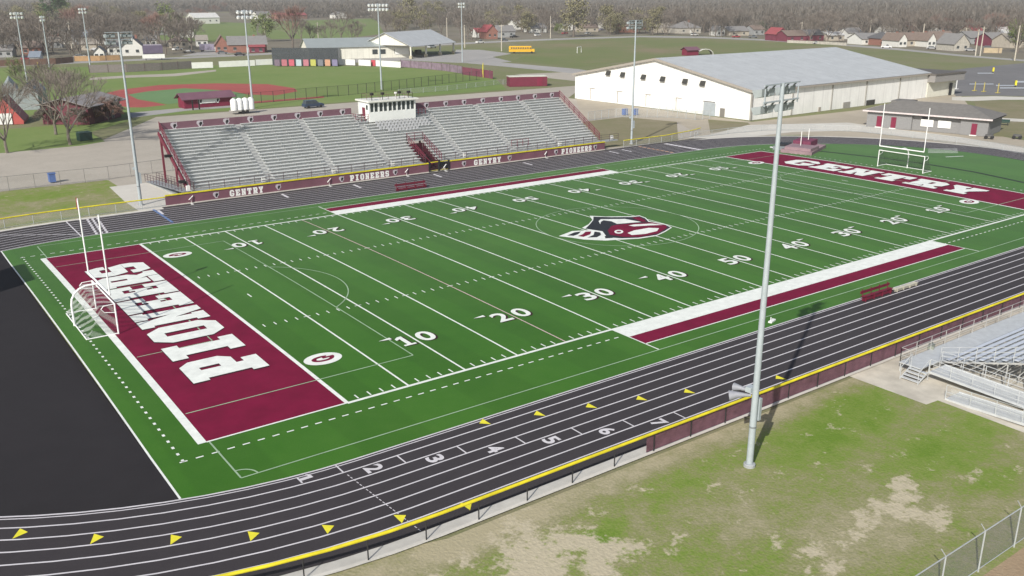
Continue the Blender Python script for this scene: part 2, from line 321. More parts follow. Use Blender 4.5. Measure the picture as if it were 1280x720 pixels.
sheet('worn_pitch', [tuple(at(x, y)[:2]) for x, y in ((640, 53), (800, 47), (960, 52), (1075, 58), (1000, 64), (860, 68), (720, 84), (640, 76), (670, 65))], -.051, ground_mat('pitch_grass', [(.32, (.13, .18, .055)), (.5, (.17, .19, .08)), (.66, (.26, .20, .14))], (.012, .05, .6), (.55, .3, .15), dirt_thr=2), world=True)
for q in (((325, 27), (470, 23), (480, 42), (440, 47), (340, 49), (322, 40)), ((190, 28), (225, 26), (320, 29), (322, 50), (270, 52), (200, 50)), ((5, 97), (55, 92), (60, 84), (0, 88))):
    sheet('pasture', [tuple(at(x, y)[:2]) for x, y in q], -.052, ground_mat('pasture_grass', [(.3, (.13, .20, .06)), (.7, (.20, .24, .09))], (.01, .05, .5), dirt_thr=2) if 'pasture_grass' not in MATS else MATS['pasture_grass'], world=True)
# marks painted on the dark school drive
b = MB()
for (x0, y0, x1, y1) in ((1222, 90.8, 1242, 91.8), (1212, 104.3, 1242, 105.3), (1245, 106, 1270, 107.2), (1250, 109, 1282, 110.4), (1270, 101, 1290, 103)):
    A, B_, C_, D_ = at(x0, y0), at(x1, y0), at(x1, y1), at(x0, y1); b.poly([(p.x, p.y, -.040) for p in (D_, C_, B_, A)])
st('', b.build('drive_markings', ALU))

# ------------------------------------------------------------------ running track
apron = MB(); ring(apron, 40.12, 40.98, -.010); st('', apron.build('concrete_apron', CONC))
edge = MB(); ring(edge, 40.98, 41.1, .05); ring(edge, 41.1, 41.101, -.04); st('', edge.build('apron_kerb', SIDE))
far_ap = MB(); far_ap.sheet([tuple(at(x, y)[:2]) for x, y in ((858, 172), (888, 168), (935, 156), (1060, 153), (1110, 160), (1200, 171), (1310, 190), (1310, 196), (1200, 178), (1060, 163), (990, 165), (900, 175))], -.030)
st('', far_ap.build('pale_plaza', SIDE))
pad = MB(); pad.sheet([(4.9, 83), (10.6, 83), (11.2, 66), (4.2, 65.2), (4.2, 72)], -.035); st('', pad.build('gate_pad', SIDE))
pad = MB(); pad.sheet([(30, -16.6), (30, -22.3), (31.2, -22.4), (30.9, -33), (95, -33), (95, -16.6)], -.035); st('', pad.build('stand_slab', mat('sandy_slab', (.52, .485, .41), .95, .2, .5)))
t = MB(); ring(t, 31.5, 40.12, 0.0); track = st('', t.build('running_track', TRK))
dz = MB(); arc = [(-3-31.5*math.cos(a), CY-31.5*math.sin(a)) for a in [R(k*2) for k in range(-36, 37)]]
dz.sheet([(-12.4, CY+30.06), (-12.4, CY-30.06)]+[p for p in sorted(arc, key=lambda p: p[1]) if p[0] < -12.45], -.002); st('', dz.build('d_zone', DZ))
t = MB(); t.poly([(7.0, 64.2, .001), (104.5, 64.2, .001), (102.5, 65.55, .001), (7.0, 65.55, .001)]); st('', t.build('extra_lane', TRK, track))
tl = MB()
tl.poly([(-3, 64.28, .005), (100, 64.28, .005), (100, 64.38, .005), (-3, 64.38, .005)])
for k in range(1, 8): ring(tl, 31.5+k*1.067-.052, 31.5+k*1.067+.052, .005)
ring(tl, 31.44, 31.56, .005); ring(tl, 31.70, 31.78, .005)
def strip(mb, a, b_, w, z):
    a = Vector((a[0], a[1])); b_ = Vector((b_[0], b_[1])); n = (b_-a).normalized(); n = Vector((-n.y, n.x))*w/2
    mb.poly([(a.x-n.x, a.y-n.y, z), (b_.x-n.x, b_.y-n.y, z), (b_.x+n.x, b_.y+n.y, z), (a.x+n.x, a.y+n.y, z)])
laneY = lambda k: CY-31.5-k*1.067
tick = [-4.21, -.88, 2.5, 5.95, 9.4, 12.64, 16.0]
for k, x in enumerate(tick): strip(tl, (x, laneY(k)-.05), (x, laneY(k+1)+.05), .09, .009)
for k in range(22): strip(tl, (-4.15+.02*k, -8.5-.33*k), (-4.13+.02*k, -8.5-.33*k-.2), .05, .009)
# far straight marks
strip(tl, (-4.3, 56.0), (-4.2, 64.5), .14, .009)
for k in range(8):
    yy = CY+31.5+k*1.067
    for j in (0, 1, 2): strip(tl, (-2.75+k*.1+j*.55, yy+.15), (-2.6+k*.1+j*.55, yy+.95), .26, .009)
    strip(tl, (93.7, yy+.1), (93.6, yy+.95), .9, .009)
for xa in (6.0, 22.0, 32.5, 45.5, 62, 80, 83):
    strip(tl, (xa, CY+37.2), (xa+.15, CY+39.7), .35, .009)
strip(tl, (-12.3, 62.6), (-4.4, 57.2), .12, .010)
st('', tl.build('lane_lines', LINE, track))
b = MB(); strip(b, (5.7, 56.6), (5.8, 64.9), .3, .013); st('', b.build('blue_start_line', mat('blue_marking', (.12, .19, .36), .8), track))
b = MB()
for k in range(8): strip(b, (87.7, 56.6+k*1.067), (87.75, 57.3+k*1.067), .5, .013)
st('', b.build('orange_marks', mat('orange_marking', (.55, .35, .25), .8), track))
ym = MB()
for px, py in ((20, 671), (117, 676), (216, 676), (314, 670), (408, 661), (498, 647), (582, 632), (609, 529), (676, 518), (740, 508), (804, 499), (863, 490), (975, 472)):
    p = at(px, py); 
    if py > 600:
        a = math.atan2(p.y-CY, p.x+3); 
    else: a = -math.pi/2
    tx = Vector((-math.sin(a), math.cos(a))); nx = Vector((math.cos(a), math.sin(a)))
    P = Vector((p.x, p.y)); rr = (P-Vector((-3, CY))).length if py > 600 else CY-p.y
    k = round((rr-31.5-.53)/1.067); c = 31.5+(k+.5)*1.067; P = P+nx*(c-rr)
    sg_ = 1 if py > 600 else -1; a1 = P-nx*.46-tx*.1*sg_; a2 = P+nx*.46-tx*.1*sg_; a3 = P-nx*.08+tx*.42*sg_
    ym.poly([(q.x, q.y, .013) for q in (a1, a2, a3)])
st('', ym.build('relay_zone_triangles', YELM, track))

# ------------------------------------------------------------------ glyphs
GL = {}
def glyph(ch, off=.02):
    if ch == '1': return ([[(.32, 0), (.68, 0), (.68, 1), (.32, .98)], [(.0, .66), (.32, .76), (.32, .98), (.0, .84)], [(.0, 0), (.32, 0), (.32, .13), (.0, .13)], [(.68, 0), (1, 0), (1, .13), (.68, .13)]], .6)
    if (ch, off) in GL: return GL[(ch, off)]
    c = bpy.data.curves.new('t', 'FONT'); c.body = ch; c.offset = off; c.resolution_u = 5; c.fill_mode = 'FRONT'; c.dimensions = '2D'
    o = bpy.data.objects.new('t', c); COL.objects.link(o); bpy.context.view_layer.update()
    me = bpy.data.meshes.new_from_object(o.evaluated_get(bpy.context.evaluated_depsgraph_get()))
    vs = [v.co.copy() for v in me.vertices]; fs = [[(vs[i].x, vs[i].y) for i in p.vertices] for p in me.polygons]
    bpy.data.objects.remove(o); bpy.data.curves.remove(c); bpy.data.meshes.remove(me)
    xs = [p[0] for f in fs for p in f]; ys = [p[1] for f in fs for p in f]; x0, x1, y0, y1 = min(xs), max(xs), min(ys), max(ys)
    GL[(ch, off)] = ([[((x-x0)/(x1-x0), (y-y0)/(y1-y0)) for x, y in f] for f in fs], (x1-x0)/(y1-y0))
    return GL[(ch, off)]
def rc(x0, y0, x1, y1): return [(x0, y0), (x1, y0), (x1, y1), (x0, y1)]
P_ = [rc(0, 0, 6.8, 3.0), rc(1.0, 3.0, 5.0, 11.0), rc(0, 11.0, 8.2, 14), rc(5.0, 4.4, 8.2, 7.3), rc(6.3, 7.3, 10, 11.0), [(8.2, 4.4), (10, 6.4), (10, 7.3), (8.2, 7.3)], [(8.2, 11.0), (10, 11.0), (10, 12.0), (8.2, 14)]]
O_ = [rc(0, 3.0, 3.9, 11.0), rc(6.1, 3.0, 10, 11.0), [(2.4, 0), (7.6, 0), (10, 3.0), (0, 3.0)], [(0, 11.0), (10, 11.0), (7.6, 14), (2.4, 14)]]
BL = {'P': P_, 'O': O_,
 'I': [rc(1.2, 0, 8.8, 3), rc(2.9, 3, 7.1, 11), rc(1.2, 11, 8.8, 14)],
 'N': [rc(0, 0, 4.8, 2.6), rc(.9, 2.6, 4.0, 11.4), rc(0, 11.4, 4.7, 14), [(4.0, 11.4), (4.0, 6.2), (6.2, 0), (6.2, 6.6), (4.6, 11.4)], rc(6.2, 0, 9.2, 11.4), rc(5.3, 11.4, 10, 14)],
 'E': [rc(.9, 3.2, 5.0, 10.8), rc(0, 0, 10, 3.2), rc(0, 10.8, 10, 14), rc(7.4, 3.2, 10, 5.6), rc(7.4, 8.4, 10, 10.8), rc(5.0, 5.7, 6.0, 8.3), rc(6.0, 4.6, 7.0, 9.4)],
 'R': [rc(0, 0, 5.6, 2.6)]+P_[1:]+[[(5.0, 4.4), (5.9, 2.6), (9.5, 2.6), (8.2, 4.4)], rc(5.9, 0, 10.4, 2.6)],
 'S': [[(0, 11.0), (10, 11.0), (8.4, 14), (1.6, 14)], rc(0, 8.7, 4.0, 11.0), [(0, 8.7), (1.5, 5.4), (10, 5.2), (8.5, 8.6)], rc(6.0, 3.0, 10, 5.18), [(1.6, 0), (8.4, 0), (10, 3.0), (0, 3.0)], rc(7.0, 9.4, 10, 11.0), rc(0, 3.0, 3.0, 4.5)],
 'G': [rc(0, 3.0, 3.9, 11.0), [(2.4, 0), (7.6, 0), (10, 3.0), (0, 3.0)], [(0, 11.0), (10, 11.0), (7.6, 14), (2.4, 14)], rc(6.3, 3.0, 10, 7.4), rc(5.0, 5.2, 6.3, 7.4), rc(6.9, 9.0, 10, 11.0)],
 'T': [rc(1.9, 0, 8.1, 2.6), rc(2.9, 2.6, 7.1, 11), rc(0, 11, 10, 14), rc(0, 8.4, 2.3, 11), rc(7.7, 8.4, 10, 11)],
 'Y': [rc(1.9, 0, 8.1, 2.6), rc(2.9, 2.6, 7.1, 6.0), [(2.9, 6.0), (5, 6.0), (5, 8.6), (4.2, 11.4), (.3, 11.4)], [(5, 6.0), (7.1, 6.0), (9.7, 11.4), (5.8, 11.4), (5, 8.6)], rc(0, 11.4, 4.7, 14), rc(5.3, 11.4, 10, 14)]}

# ------------------------------------------------------------------ football turf, with its crown
def zf(y):
    t_ = (y-CY)/CY; return .26*(1-t_*t_) if abs(t_) < 1 else 0.0
def clipy(P, lo, hi):
    for s, lim in ((1, lo), (-1, hi)):
        o = []
        for k in range(len(P)):
            a, b_ = P[k-1], P[k]; ia = s*a[1] >= s*lim-1e-9; ib = s*b_[1] >= s*lim-1e-9
            if ia != ib:
                t_ = (lim-a[1])/(b_[1]-a[1]); o.append((a[0]+(b_[0]-a[0])*t_, lim))
            if ib: o.append(b_)
        P = o
        if len(P) < 3: return []
    return P
ST = 48
def decal(mb, P, dz):
    ys = [p[1] for p in P]; k0 = math.floor(min(ys)/CY/2*ST); k1 = math.ceil(max(ys)/CY/2*ST)
    A = sum(P[i-1][0]*P[i][1]-P[i][0]*P[i-1][1] for i in range(len(P)))
    if A < 0: P = P[::-1]
    for k in range(k0, k1):
        c = clipy(P, k*CY*2/ST, (k+1)*CY*2/ST)
        if len(c) >= 3: mb.poly([(x, y, zf(y)+dz) for x, y in c])
def rect(mb, x0, y0, x1, y1, dz): decal(mb, rc(min(x0, x1), min(y0, y1), max(x0, x1), max(y0, y1)), dz)
tb = MB()
c1, c2 = CY-31.44, CY+31.44
rect(tb, -12.35, c1, 94.4, c2, .004)
arcR = [(94.4+31.44*math.cos(R(a)), CY+31.44*math.sin(R(a))) for a in range(-90, 91, 3)]
decal(tb, arcR, .004)
# corner at the left where the oval already bends
turf = tb
# trim turf to the oval on the left side: rebuild left end as a polygon following the bend
tb = MB(); left = [(-3-31.44*math.sin(R(a)), CY-31.44*math.cos(R(a))) for a in range(0, 18, 2)]+[(-12.35, CY-30.01)]
decal(tb, rc(-3, c1, 94.4, c2), .004); decal(tb, arcR, .004)
decal(tb, left+[(x, 2*CY-y) for x, y in left[::-1]], .004)
field = st('', tb.build('football_turf', TURF))
# end zones and benches bands
b = MB(); rect(b, -10*YD, 0, 0, CY*2, .010); rect(b, 100*YD, 0, 110*YD, CY*2, .010); rect(b, 25*YD, -2.1, 75*YD, -3.85, .010); rect(b, 25*YD, 2*CY+2.1, 75*YD, 2*CY+3.75, .010)
st('', b.build('end_zone', MAR, field))
b = MB()
rect(b, 25*YD, 0, 75*YD, -2.1, .010); rect(b, 25*YD, 2*CY, 75*YD, 2*CY+2.1, .010)
for k in range(0, 21):
    if k == 4: continue
    w = .14 if k in (0, 20) else .072
    rect(b, k*5*YD-w, 0, k*5*YD+w, CY*2, .016)
rect(b, -10*YD-.5, -.1, -10*YD+.02, 2*CY+.1, .016); rect(b, 110*YD-.02, -.1, 110*YD+.2, 2*CY+.1, .016)
for y0, s in ((0, -1), (2*CY, 1)):
    for x0, x1 in ((0, 25), (75, 100)): rect(b, x0*YD, y0-.02*s, x1*YD, y0+.24*s, .016)
    for x0, x1 in ((-10, 0), (100, 110)): rect(b, x0*YD, y0, x1*YD, y0+.15*s, .017)
    rect(b, 25*YD-.06, y0, 25*YD+.06, y0+5.4*s, .017); rect(b, 75*YD-.06, y0, 75*YD+.06, y0+5.4*s, .017)
    rect(b, 25*YD, y0+3.85*s, 75*YD, y0+3.97*s, .017)
    for k in range(1, 100):
        if k % 5: rect(b, k*YD-.05, y0-.12*s, k*YD+.05, y0-.72*s, .016)
    for k in range(-12, 112):
        if 24 < k < 75 and k > -12: continue
        rect(b, k*YD-.22, y0+1.62*s, k*YD+.22, y0+1.74*s, .016)
for yh, s in ((16.4, 1), (2*CY-16.4, -1)):
    for k in range(1, 100):
        if k % 5: rect(b, k*YD-.05, yh-.3, k*YD+.05, yh+.3, .016)
        else: rect(b, k*YD-.3, yh-.05, k*YD+.3, yh+.05, .018)
for k in range(57):
    for xx in (-12*YD, 112*YD): rect(b, xx-.08, -1.68+k*.93, xx+.08, -1.68+k*.93+.28, .016)
for xm in (3*YD, 97*YD): rect(b, xm-.06, CY-.5, xm+.06, CY+.5, .016)
rect(b, -12.41, CY-30.0, -12.29, CY+30.0, .016)
st('', b.build('yard_lines', WP, field))
b = MB(); rect(b, 20*YD-.05, 0, 20*YD+.05, CY*2, .016)
st('', b.build('pink_yard_line', mat('pink_line', (.62, .45, .45), .8), field))
b = MB(); w = .05
def seg(mb, x0, y0, x1, y1, dz=.021):
    if abs(x1-x0) < 1e-6: rect(mb, x0-w, y0, x0+w, y1, dz)
    else: rect(mb, x0, y0-w, x1, y0+w, dz)
SX0, SX1, SY0, SY1 = -9.0, 100.4, -5.4, 54.2
seg(b, SX0, SY0, SX1, SY0); seg(b, SX0, SY1, SX1, SY1); seg(b, SX0, SY0, SX0, -.2, .024); seg(b, SX0, 2*CY+.2, SX0, SY1, .024); seg(b, SX1, SY0, SX1, -.2, .024)
for x0, s in ((SX0, 1), (SX1, -1)):
    seg(b, min(x0, x0+16.46*s), 4.3, max(x0, x0+16.46*s), 4.3); seg(b, min(x0, x0+16.46*s), 44.5, max(x0, x0+16.46*s), 44.5); seg(b, x0+16.46*s, 4.35, x0+16.46*s, 44.45, .024)
    seg(b, min(x0, x0+5.5*s), 15.5, max(x0, x0+5.5*s), 15.5); seg(b, min(x0, x0+5.5*s), 33.3, max(x0, x0+5.5*s), 33.3); seg(b, x0+5.5*s, 15.55, x0+5.5*s, 33.25, .024)
def arcl(cx, cy, r, a0, a1, n):
    for k in range(n):
        a, c = R(a0+(a1-a0)*k/n), R(a0+(a1-a0)*(k+1)/n)
        decal(b, [(cx+(r-w)*math.cos(a), cy+(r-w)*math.sin(a)), (cx+(r+w)*math.cos(a), cy+(r+w)*math.sin(a)), (cx+(r+w)*math.cos(c), cy+(r+w)*math.sin(c)), (cx+(r-w)*math.cos(c), cy+(r-w)*math.sin(c))], .026)
arcl(45.72, CY, 9.15, 0, 360, 72); arcl(2.0, CY, 9.15, -53, 53, 24); arcl(89.4, CY, 9.15, 127, 233, 24); arcl(SX0, SY0, .95, 0, 90, 8)
st('', b.build('soccer_lines', SOC, field))
# the dark drain curve behind the right end zone
b = MB(); cr = [(106.6, -2), (107.8, 9), (109.6, 17), (110, 24.5), (109.6, 32), (108.3, 40.4), (106.8, 50)]
def dstrip(mb, a, c, w_, dz):
    a = Vector(a); c = Vector(c); n = (c-a).normalized(); n = Vector((-n.y, n.x))*w_/2
    decal(mb, [tuple(a-n), tuple(c-n), tuple(c+n), tuple(a+n)], dz)
for p, q in zip(cr, cr[1:]): dstrip(b, p, q, .5, .03)
st('', b.build('drain_strip', BLK, field))
# numbers, arrows and lettering
nb, ns = MB(), MB()
def put(mb, polys, ox, oy, ux, uy, dz, sh=(0, 0)):
    """local polys -> world: o + ux*x + uy*y"""
    for f in polys:
        decal(mb, [(ox+ux[0]*x+uy[0]*y+sh[0], oy+ux[1]*x+uy[1]*y+sh[1]) for x, y in f], dz)
def num(xl, txt, side):
    s = 1 if side == 'n' else -1
    base = 6.1 if s == 1 else 2*CY-6.1; H = 1.95; Wd = 1.4
    for i, ch in enumerate(txt):
        gp, asp = glyph(ch, .022); wd = Wd*(.72 if ch == '1' else 1)
        gap = .3
        if i == 0: ox = xl-s*(gap+wd)
        else: ox = xl+s*gap
        put(nb, gp, ox, base, (s*wd, 0), (0, s*H), .033)
        gq, _ = glyph(ch, .022)
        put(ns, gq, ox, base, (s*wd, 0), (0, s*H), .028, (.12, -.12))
for k, txt in ((10, '10'), (20, '20'), (30, '30'), (40, '40'), (50, '50'), (60, '40'), (70, '30'), (80, '20'), (90, '10')):
    for side in 'nf':
        num(k*YD, txt, side)
        s = 1 if side == 'n' else -1; yb = 8.1 if s == 1 else 2*CY-8.1
        if k != 50:
            d = -1 if k < 50 else 1
            xa = k*YD+d*(1.45 if txt == '10' and d < 0 and s > 0 else 1.95); decal(nb, [(xa, yb-.2), (xa+d*1.05, yb), (xa, yb+.2)], .033)
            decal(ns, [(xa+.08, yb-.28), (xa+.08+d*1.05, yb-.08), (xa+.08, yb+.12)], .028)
LETS = [('PIONEERS', -1.8, 8.5, 1, 4.17, 3.85, 5.35), ('GENTRY', 93.6, 39.4, -1, 5.15, 4.55, 5.0)]
for word, xb, ys, s, pitch, wd, ht in LETS:
    for i, ch in enumerate(word):
        ux = (0, s*wd/10); uy = (-s*ht/14, 0)
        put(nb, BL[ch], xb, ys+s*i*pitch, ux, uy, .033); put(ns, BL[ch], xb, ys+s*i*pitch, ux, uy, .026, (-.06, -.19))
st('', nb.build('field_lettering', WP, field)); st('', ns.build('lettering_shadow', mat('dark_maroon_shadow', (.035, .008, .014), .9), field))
# oval G marks near the goal lines
ow, om = MB(), MB()
for cx, cy, s in ((1.8, 7.45, 1), (1.8, 2*CY-7.0, -1), (89.9, 7.2, 1), (90.6, 2*CY-7.2, -1)):
    el = lambda a, b_: [(cx+a*math.cos(2*math.pi*k/32), cy+b_*math.sin(2*math.pi*k/32)) for k in range(32)]
    E1, E2, E3 = el(1.42, 1.05), el(.86, .52), el(.50, .24)
    decal(ow, E1, .030)
    for k in range(32):
        j = (k+1) % 32; an = (k+.5)*11.25
        if 8 < an < 55: continue
        decal(om, [E2[k], E2[j], E3[j], E3[k]] if s > 0 else [(2*cx-p[0], 2*cy-p[1]) for p in (E2[k], E2[j], E3[j], E3[k])], .036)
    decal(om, rc(cx if s > 0 else cx-.9, cy-.02 if s > 0 else cy-.24, cx+.9 if s > 0 else cx, cy+.24 if s > 0 else cy+.02), .041)
st('', ow.build('oval_mark', WP, field)); st('', om.build('oval_letter', MAR, field))
# midfield emblem
def em(mats_, pts, dz):
    mb = MB(); P = [at(680+u/7.111, 240+v/7.111, .25) for u, v in pts]
    t3 = tessellate_polygon([[Vector((p.x, p.y, 0)) for p in P]])
    for tr in t3: decal(mb, [(P[i].x, P[i].y) for i in tr], dz)
    return st('', mb.build('midfield_emblem', mats_, field))
em(WP, [(405, 213), (550, 220), (780, 218), (850, 211), (905, 232), (935, 262), (1080, 288), (1138, 318), (1080, 355), (1000, 392), (840, 417), (690, 425), (545, 434), (350, 425), (240, 408), (130, 395), (250, 350), (400, 342), (338, 322), (395, 290), (430, 250)], .030)
em(BLK, [(440, 221), (600, 226), (780, 225), (850, 217), (898, 236), (930, 268), (1078, 294), (1124, 317), (1070, 350), (1000, 384), (840, 408), (690, 414), (560, 405), (520, 352), (368, 329), (405, 292), (438, 252)], .033)
em(BLK, [(442, 230), (600, 236), (780, 234), (850, 228), (905, 250), (918, 268), (960, 270), (700, 292), (610, 318), (590, 385), (520, 350), (460, 336), (375, 320), (420, 292), (448, 255)], .035)
em(WP, [(485, 262), (505, 245), (720, 243), (865, 270), (650, 287), (600, 264), (530, 254), (505, 268), (500, 290)], .040)
em(MAR, [(600, 305), (640, 296), (760, 285), (960, 272), (1080, 298), (1096, 320), (1010, 372), (850, 402), (700, 402), (585, 384), (566, 345)], .041)
em(MAR, [(780, 232), (845, 226), (893, 250), (908, 267), (870, 268)], .045)
em(WP, [(752, 302), (800, 292), (960, 284), (1062, 296), (950, 300), (800, 310)], .046)
em(WP, [(800, 345), (860, 335), (930, 322), (1022, 325), (1005, 350), (900, 376), (780, 386), (742, 368)], .046)
em(WP, [(665+40*math.cos(k*.393), 357+17*math.sin(k*.393)) for k in range(16)], .046)
em(MAR, [(665+22*math.cos(k*.393), 357+7*math.sin(k*.393)) for k in range(16)], .050)
em(BLK, [(205, 390), (270, 362), (330, 354), (300, 380), (262, 393)], .036)
em(MAR, [(300, 395), (345, 378), (370, 356), (420, 354), (410, 380), (350, 402)], .036)
em(BLK, [(385, 408), (440, 385), (450, 355), (500, 362), (508, 385), (470, 405)], .036)
em(BLK, [(540, 395), (600, 390), (660, 402), (600, 412), (545, 415)], .037)

# small loose things on the field
b = MB()
for x0, y0, x1, y1 in ((120.2, 30.5, 124, 27.5), (121.4, 31.2, 125.2, 28.2), (122.6, 31.9, 126.4, 28.9), (123.8, 32.6, 127.6, 29.6)): dstrip(b, (x0, y0), (x1, y1), .3, .03)
dstrip(b, (118.5, 26.5), (121.5, 25.2), .3, .03)
st('', b.build('runway_marks', WP, field))
# lane numbers
LN = MB()
for i, (px, py) in enumerate(((384, 600), (468, 586), (545, 574), (619, 562), (689, 550), (759, 539), (823, 528))):
    p = at(px, py); gp, _ = glyph(str(i+1), .03); yy = laneY(i)-.533; Rr = CY-yy; yy += (Rr-math.sqrt(Rr*Rr-(p.x+3)**2)) if p.x < -3 else 0; hh = .74; ww = 1.05 if i else .8
    # the digits are read walking towards -x: digit top towards -y side of the lane ... up = -x, right = +y turned a quarter
    put_ = [[(x, y) for x, y in f] for f in gp]
    for f in put_:
        q = [(p.x-ww/2+ww*(1-y), yy-hh/2+hh*(1-(x))) for x, y in f]
        q = [(p.x-ww/2+ww*y, yy+hh/2-hh*x) for x, y in f]
        LN.poly([(a, c, .014) for a, c in q])
st('', LN.build('lane_numbers', LINE, track))

# ================================================================== THINGS
MESHW = screen_mat('chain_link_wire', (.45, .47, .47), .22, .3)
MESHB = screen_mat('black_chain_link', (.03, .03, .03), .10)
WIND = mat('maroon_windscreen', (.175, .085, .11), .85, .3, 1.3)
NETW = screen_mat('goal_net', (.72, .74, .72), .34)
NETB = screen_mat('dark_net', (.10, .13, .10), .40)
GLASSD = mat('dark_glass', (.05, .06, .065), .15, .3, 2, spec=.6)
FLOOD = mat('floodlight_shell', (.36, .40, .41), .4, .08, 4, metal=.2)
FLOODL = mat('floodlight_lens', (.86, .88, .88), .2, .05, 4, spec=.6)
FLOODU = mat('floodlight_underside', (.16, .18, .18), .5, .1, 4)
DKGRN = mat('dark_green_paint', (.02, .055, .045), .6)
BLUEP = mat('blue_plastic', (.06, .13, .36), .5)
WROOF = panel_mat('pale_metal_roof', (.46, .48, .485), 3.0, 'x', .93, .55, .08)
CREAM = panel_mat('cream_metal_wall', (.74, .73, .64), 2.5, 'x+y', .9)
CREAM2 = mat('cream_panel', (.66, .65, .56), .6, .06, .5)
TAN = mat('tan_trim', (.34, .31, .27), .7)
GREYW = mat('grey_block_wall', (.235, .235, .235), .85, .1, 4)
SHING = mat('grey_shingle', (.17, .163, .152), .9, .12, 1.5)

def railing(mb, pts, h, n_rail=2, step=2.0, r=.03, posts=True):
    """posts and rails along a 3-D polyline"""
    for a, b_ in zip(pts, pts[1:]):
        a = Vector(a); b_ = Vector(b_); L_ = (b_-a).length; n = max(1, round(L_/step))
        for k in range(1, n_rail+1):
            z = Vector((0, 0, h*k/n_rail)); mb.bar(a+z, b_+z, r*1.6)
        if posts:
            for k in range(n+1):
                p = a+(b_-a)*(k/n); mb.bar(p, p+Vector((0, 0, h)), r*2)

def fence_path(pts, step):
    """resample polyline (2-D) at about step; returns list of points"""
    out = [Vector(pts[0])]; acc = 0
    for a, b_ in zip(pts, pts[1:]):
        a = Vector(a); b_ = Vector(b_); L_ = (b_-a).length; t_ = step-acc
        while t_ <= L_: out.append(a+(b_-a)*(t_/L_)); t_ += step
        acc = L_-(t_-step)
    return out
def fence(name, label, pts, h, postm, meshm, step=3.05, cap=None, capr=.06, screen=None, bottom=True, toprail=True, capz=0, pr=.035, group=None, barb=False):
    o = thing(name, label, 'fence', (pts[0][0], pts[0][1], 0), group=group); O = Vector((pts[0][0], pts[0][1]))
    L = lambda p: (p[0]-O.x, p[1]-O.y)
    P = fence_path(pts, step)
    for k, p in enumerate(P[:98]):
        m = MB(); q = L(p); m.tube([(q[0], q[1], -.1), (q[0], q[1], h+.02)], pr, 8)
        if barb:
            m.bar((q[0], q[1], h), (q[0]-.28, q[1]+.10, h+.42), .04)
        m.build('fence_post', postm, o)
    m = MB()
    for a, b_ in zip(pts, pts[1:]):
        a = L(a); b_ = L(b_); m.poly([(*a, .06), (*b_, .06), (*b_, h), (*a, h)])
    m.build('wire_mesh', meshm, o)
    if screen:
        for (a, b_) in screen:
            a = L(a); b_ = L(b_); d = Vector((b_[0]-a[0], b_[1]-a[1])).normalized(); n = Vector((-d.y, d.x))*.045; m = MB()
            m.prism([(a[0]+n.x, a[1]+n.y), (b_[0]+n.x, b_[1]+n.y), (b_[0]+n.x*1.5, b_[1]+n.y*1.5), (a[0]+n.x*1.5, a[1]+n.y*1.5)], .04, h-.06); m.build('windscreen', WIND, o)
    if toprail:
        m = MB(); m.tube([(*L(p), h) for p in pts], .03, 6); m.build('top_rail', postm, o)
    if bottom:
        m = MB(); m.tube([(*L(p), .1) for p in pts], .022, 6); m.build('bottom_rail', postm, o)
    if cap:
        m = MB(); m.tube([(*L(p), h+.02+capz) for p in pts], capr, 10); m.build('rail_cap', cap, o, smooth=True)
    return o

# ---- track fences
FR = 40.85
near = [(-3-FR*math.sin(R(a)), CY-FR*math.cos(R(a))) for a in range(44, 0, -4)]+[(-3, CY-FR), (8, CY-FR)]+[(12, CY-FR)]
nearp = near[:-1]+[(10.85, CY-FR), (104, CY-FR)]
fence('track_fence', 'long black fence with yellow rail cap and maroon windscreen along the near track', nearp, 1.14, BLKM, MESHB, 3.05, YEL, .09, screen=[((10.85, CY-FR), (103.9, CY-FR))], bottom=False)
FY = 65.75
farl = [(-3-(FY-CY)*math.sin(R(a)), CY+(FY-CY)*math.cos(R(a))) for a in range(40, 0, -5)]+[(-3, FY), (7.6, FY)]
fence('track_fence', 'chain link fence with yellow rail cap beside the far lawn, left of the grandstand wall', farl, 1.15, GALV, MESHW, 3.05, YEL, .075)
fence('track_fence', 'short yellow-capped fence in front of the lawn beside the white hall', [(85.0, FY), (95, FY), (103.5, 67.3), (107.2, 68.6)], 1.15, GALV, MESHW, 3.05, YEL, .075)
fence('plaza_fence', 'thin dark fence around the far bend in front of the grey snack building', [tuple(at(x, y)[:2]) for x, y in ((868, 172), (880, 171), (914, 167), (960, 163), (1020, 163), (1075, 165), (1118, 170), (1160, 175), (1180, 178), (1240, 186), (1300, 196))], 1.1, GALV, MESHW, 4.2, pr=.03)
# ---- stadium wall with lettering
wl = thing('stadium_wall', 'maroon padded wall reading GENTRY and PIONEERS with a yellow rail in front of the grandstand', 'wall', (7.6, FY, 0))
def wx(px, py): return aty(px, py, FY-.1).x
VX0, VX1 = 45.9, 49.3
for x0, x1 in ((7.6, VX0), (VX1, 80.6)):
    m = MB(); m.box(((x0+x1)/2-7.6, 0, .63), (x1-x0, .14, 1.26)); m.build('wall_panel', WIND if False else mat('wall_maroon', (.17, .075, .10), .75, .14, .4), wl)
    m = MB(); m.box(((x0+x1)/2-7.6, -.03, 1.36), (x1-x0, .26, .15)); m.build('rail_cap', YEL, wl)
    m = MB(); m.box(((x0+x1)/2-7.6, -.12, .05), (x1-x0, .10, .14)); m.build('kerb', SIDE, wl)
for word, pa, pb, py in (('GENTRY', 287, 331, 240), ('PIONEERS', 437.5, 488, 221), ('GENTRY', 592.5, 627.5, 200), ('PIONEERS', 702, 740.5, 188)):
    xa, xb = wx(pa, py), wx(pb, py); n = len(word); pt = (xb-xa)/n
    m = MB()
    for i, ch in enumerate(word):
        for f in BL[ch]: m.poly([(xa+pt*i+x/10*pt*.78-7.6, -.078, .2+y/14*.84) for x, y in f])
    m.build('lettering', W, wl)
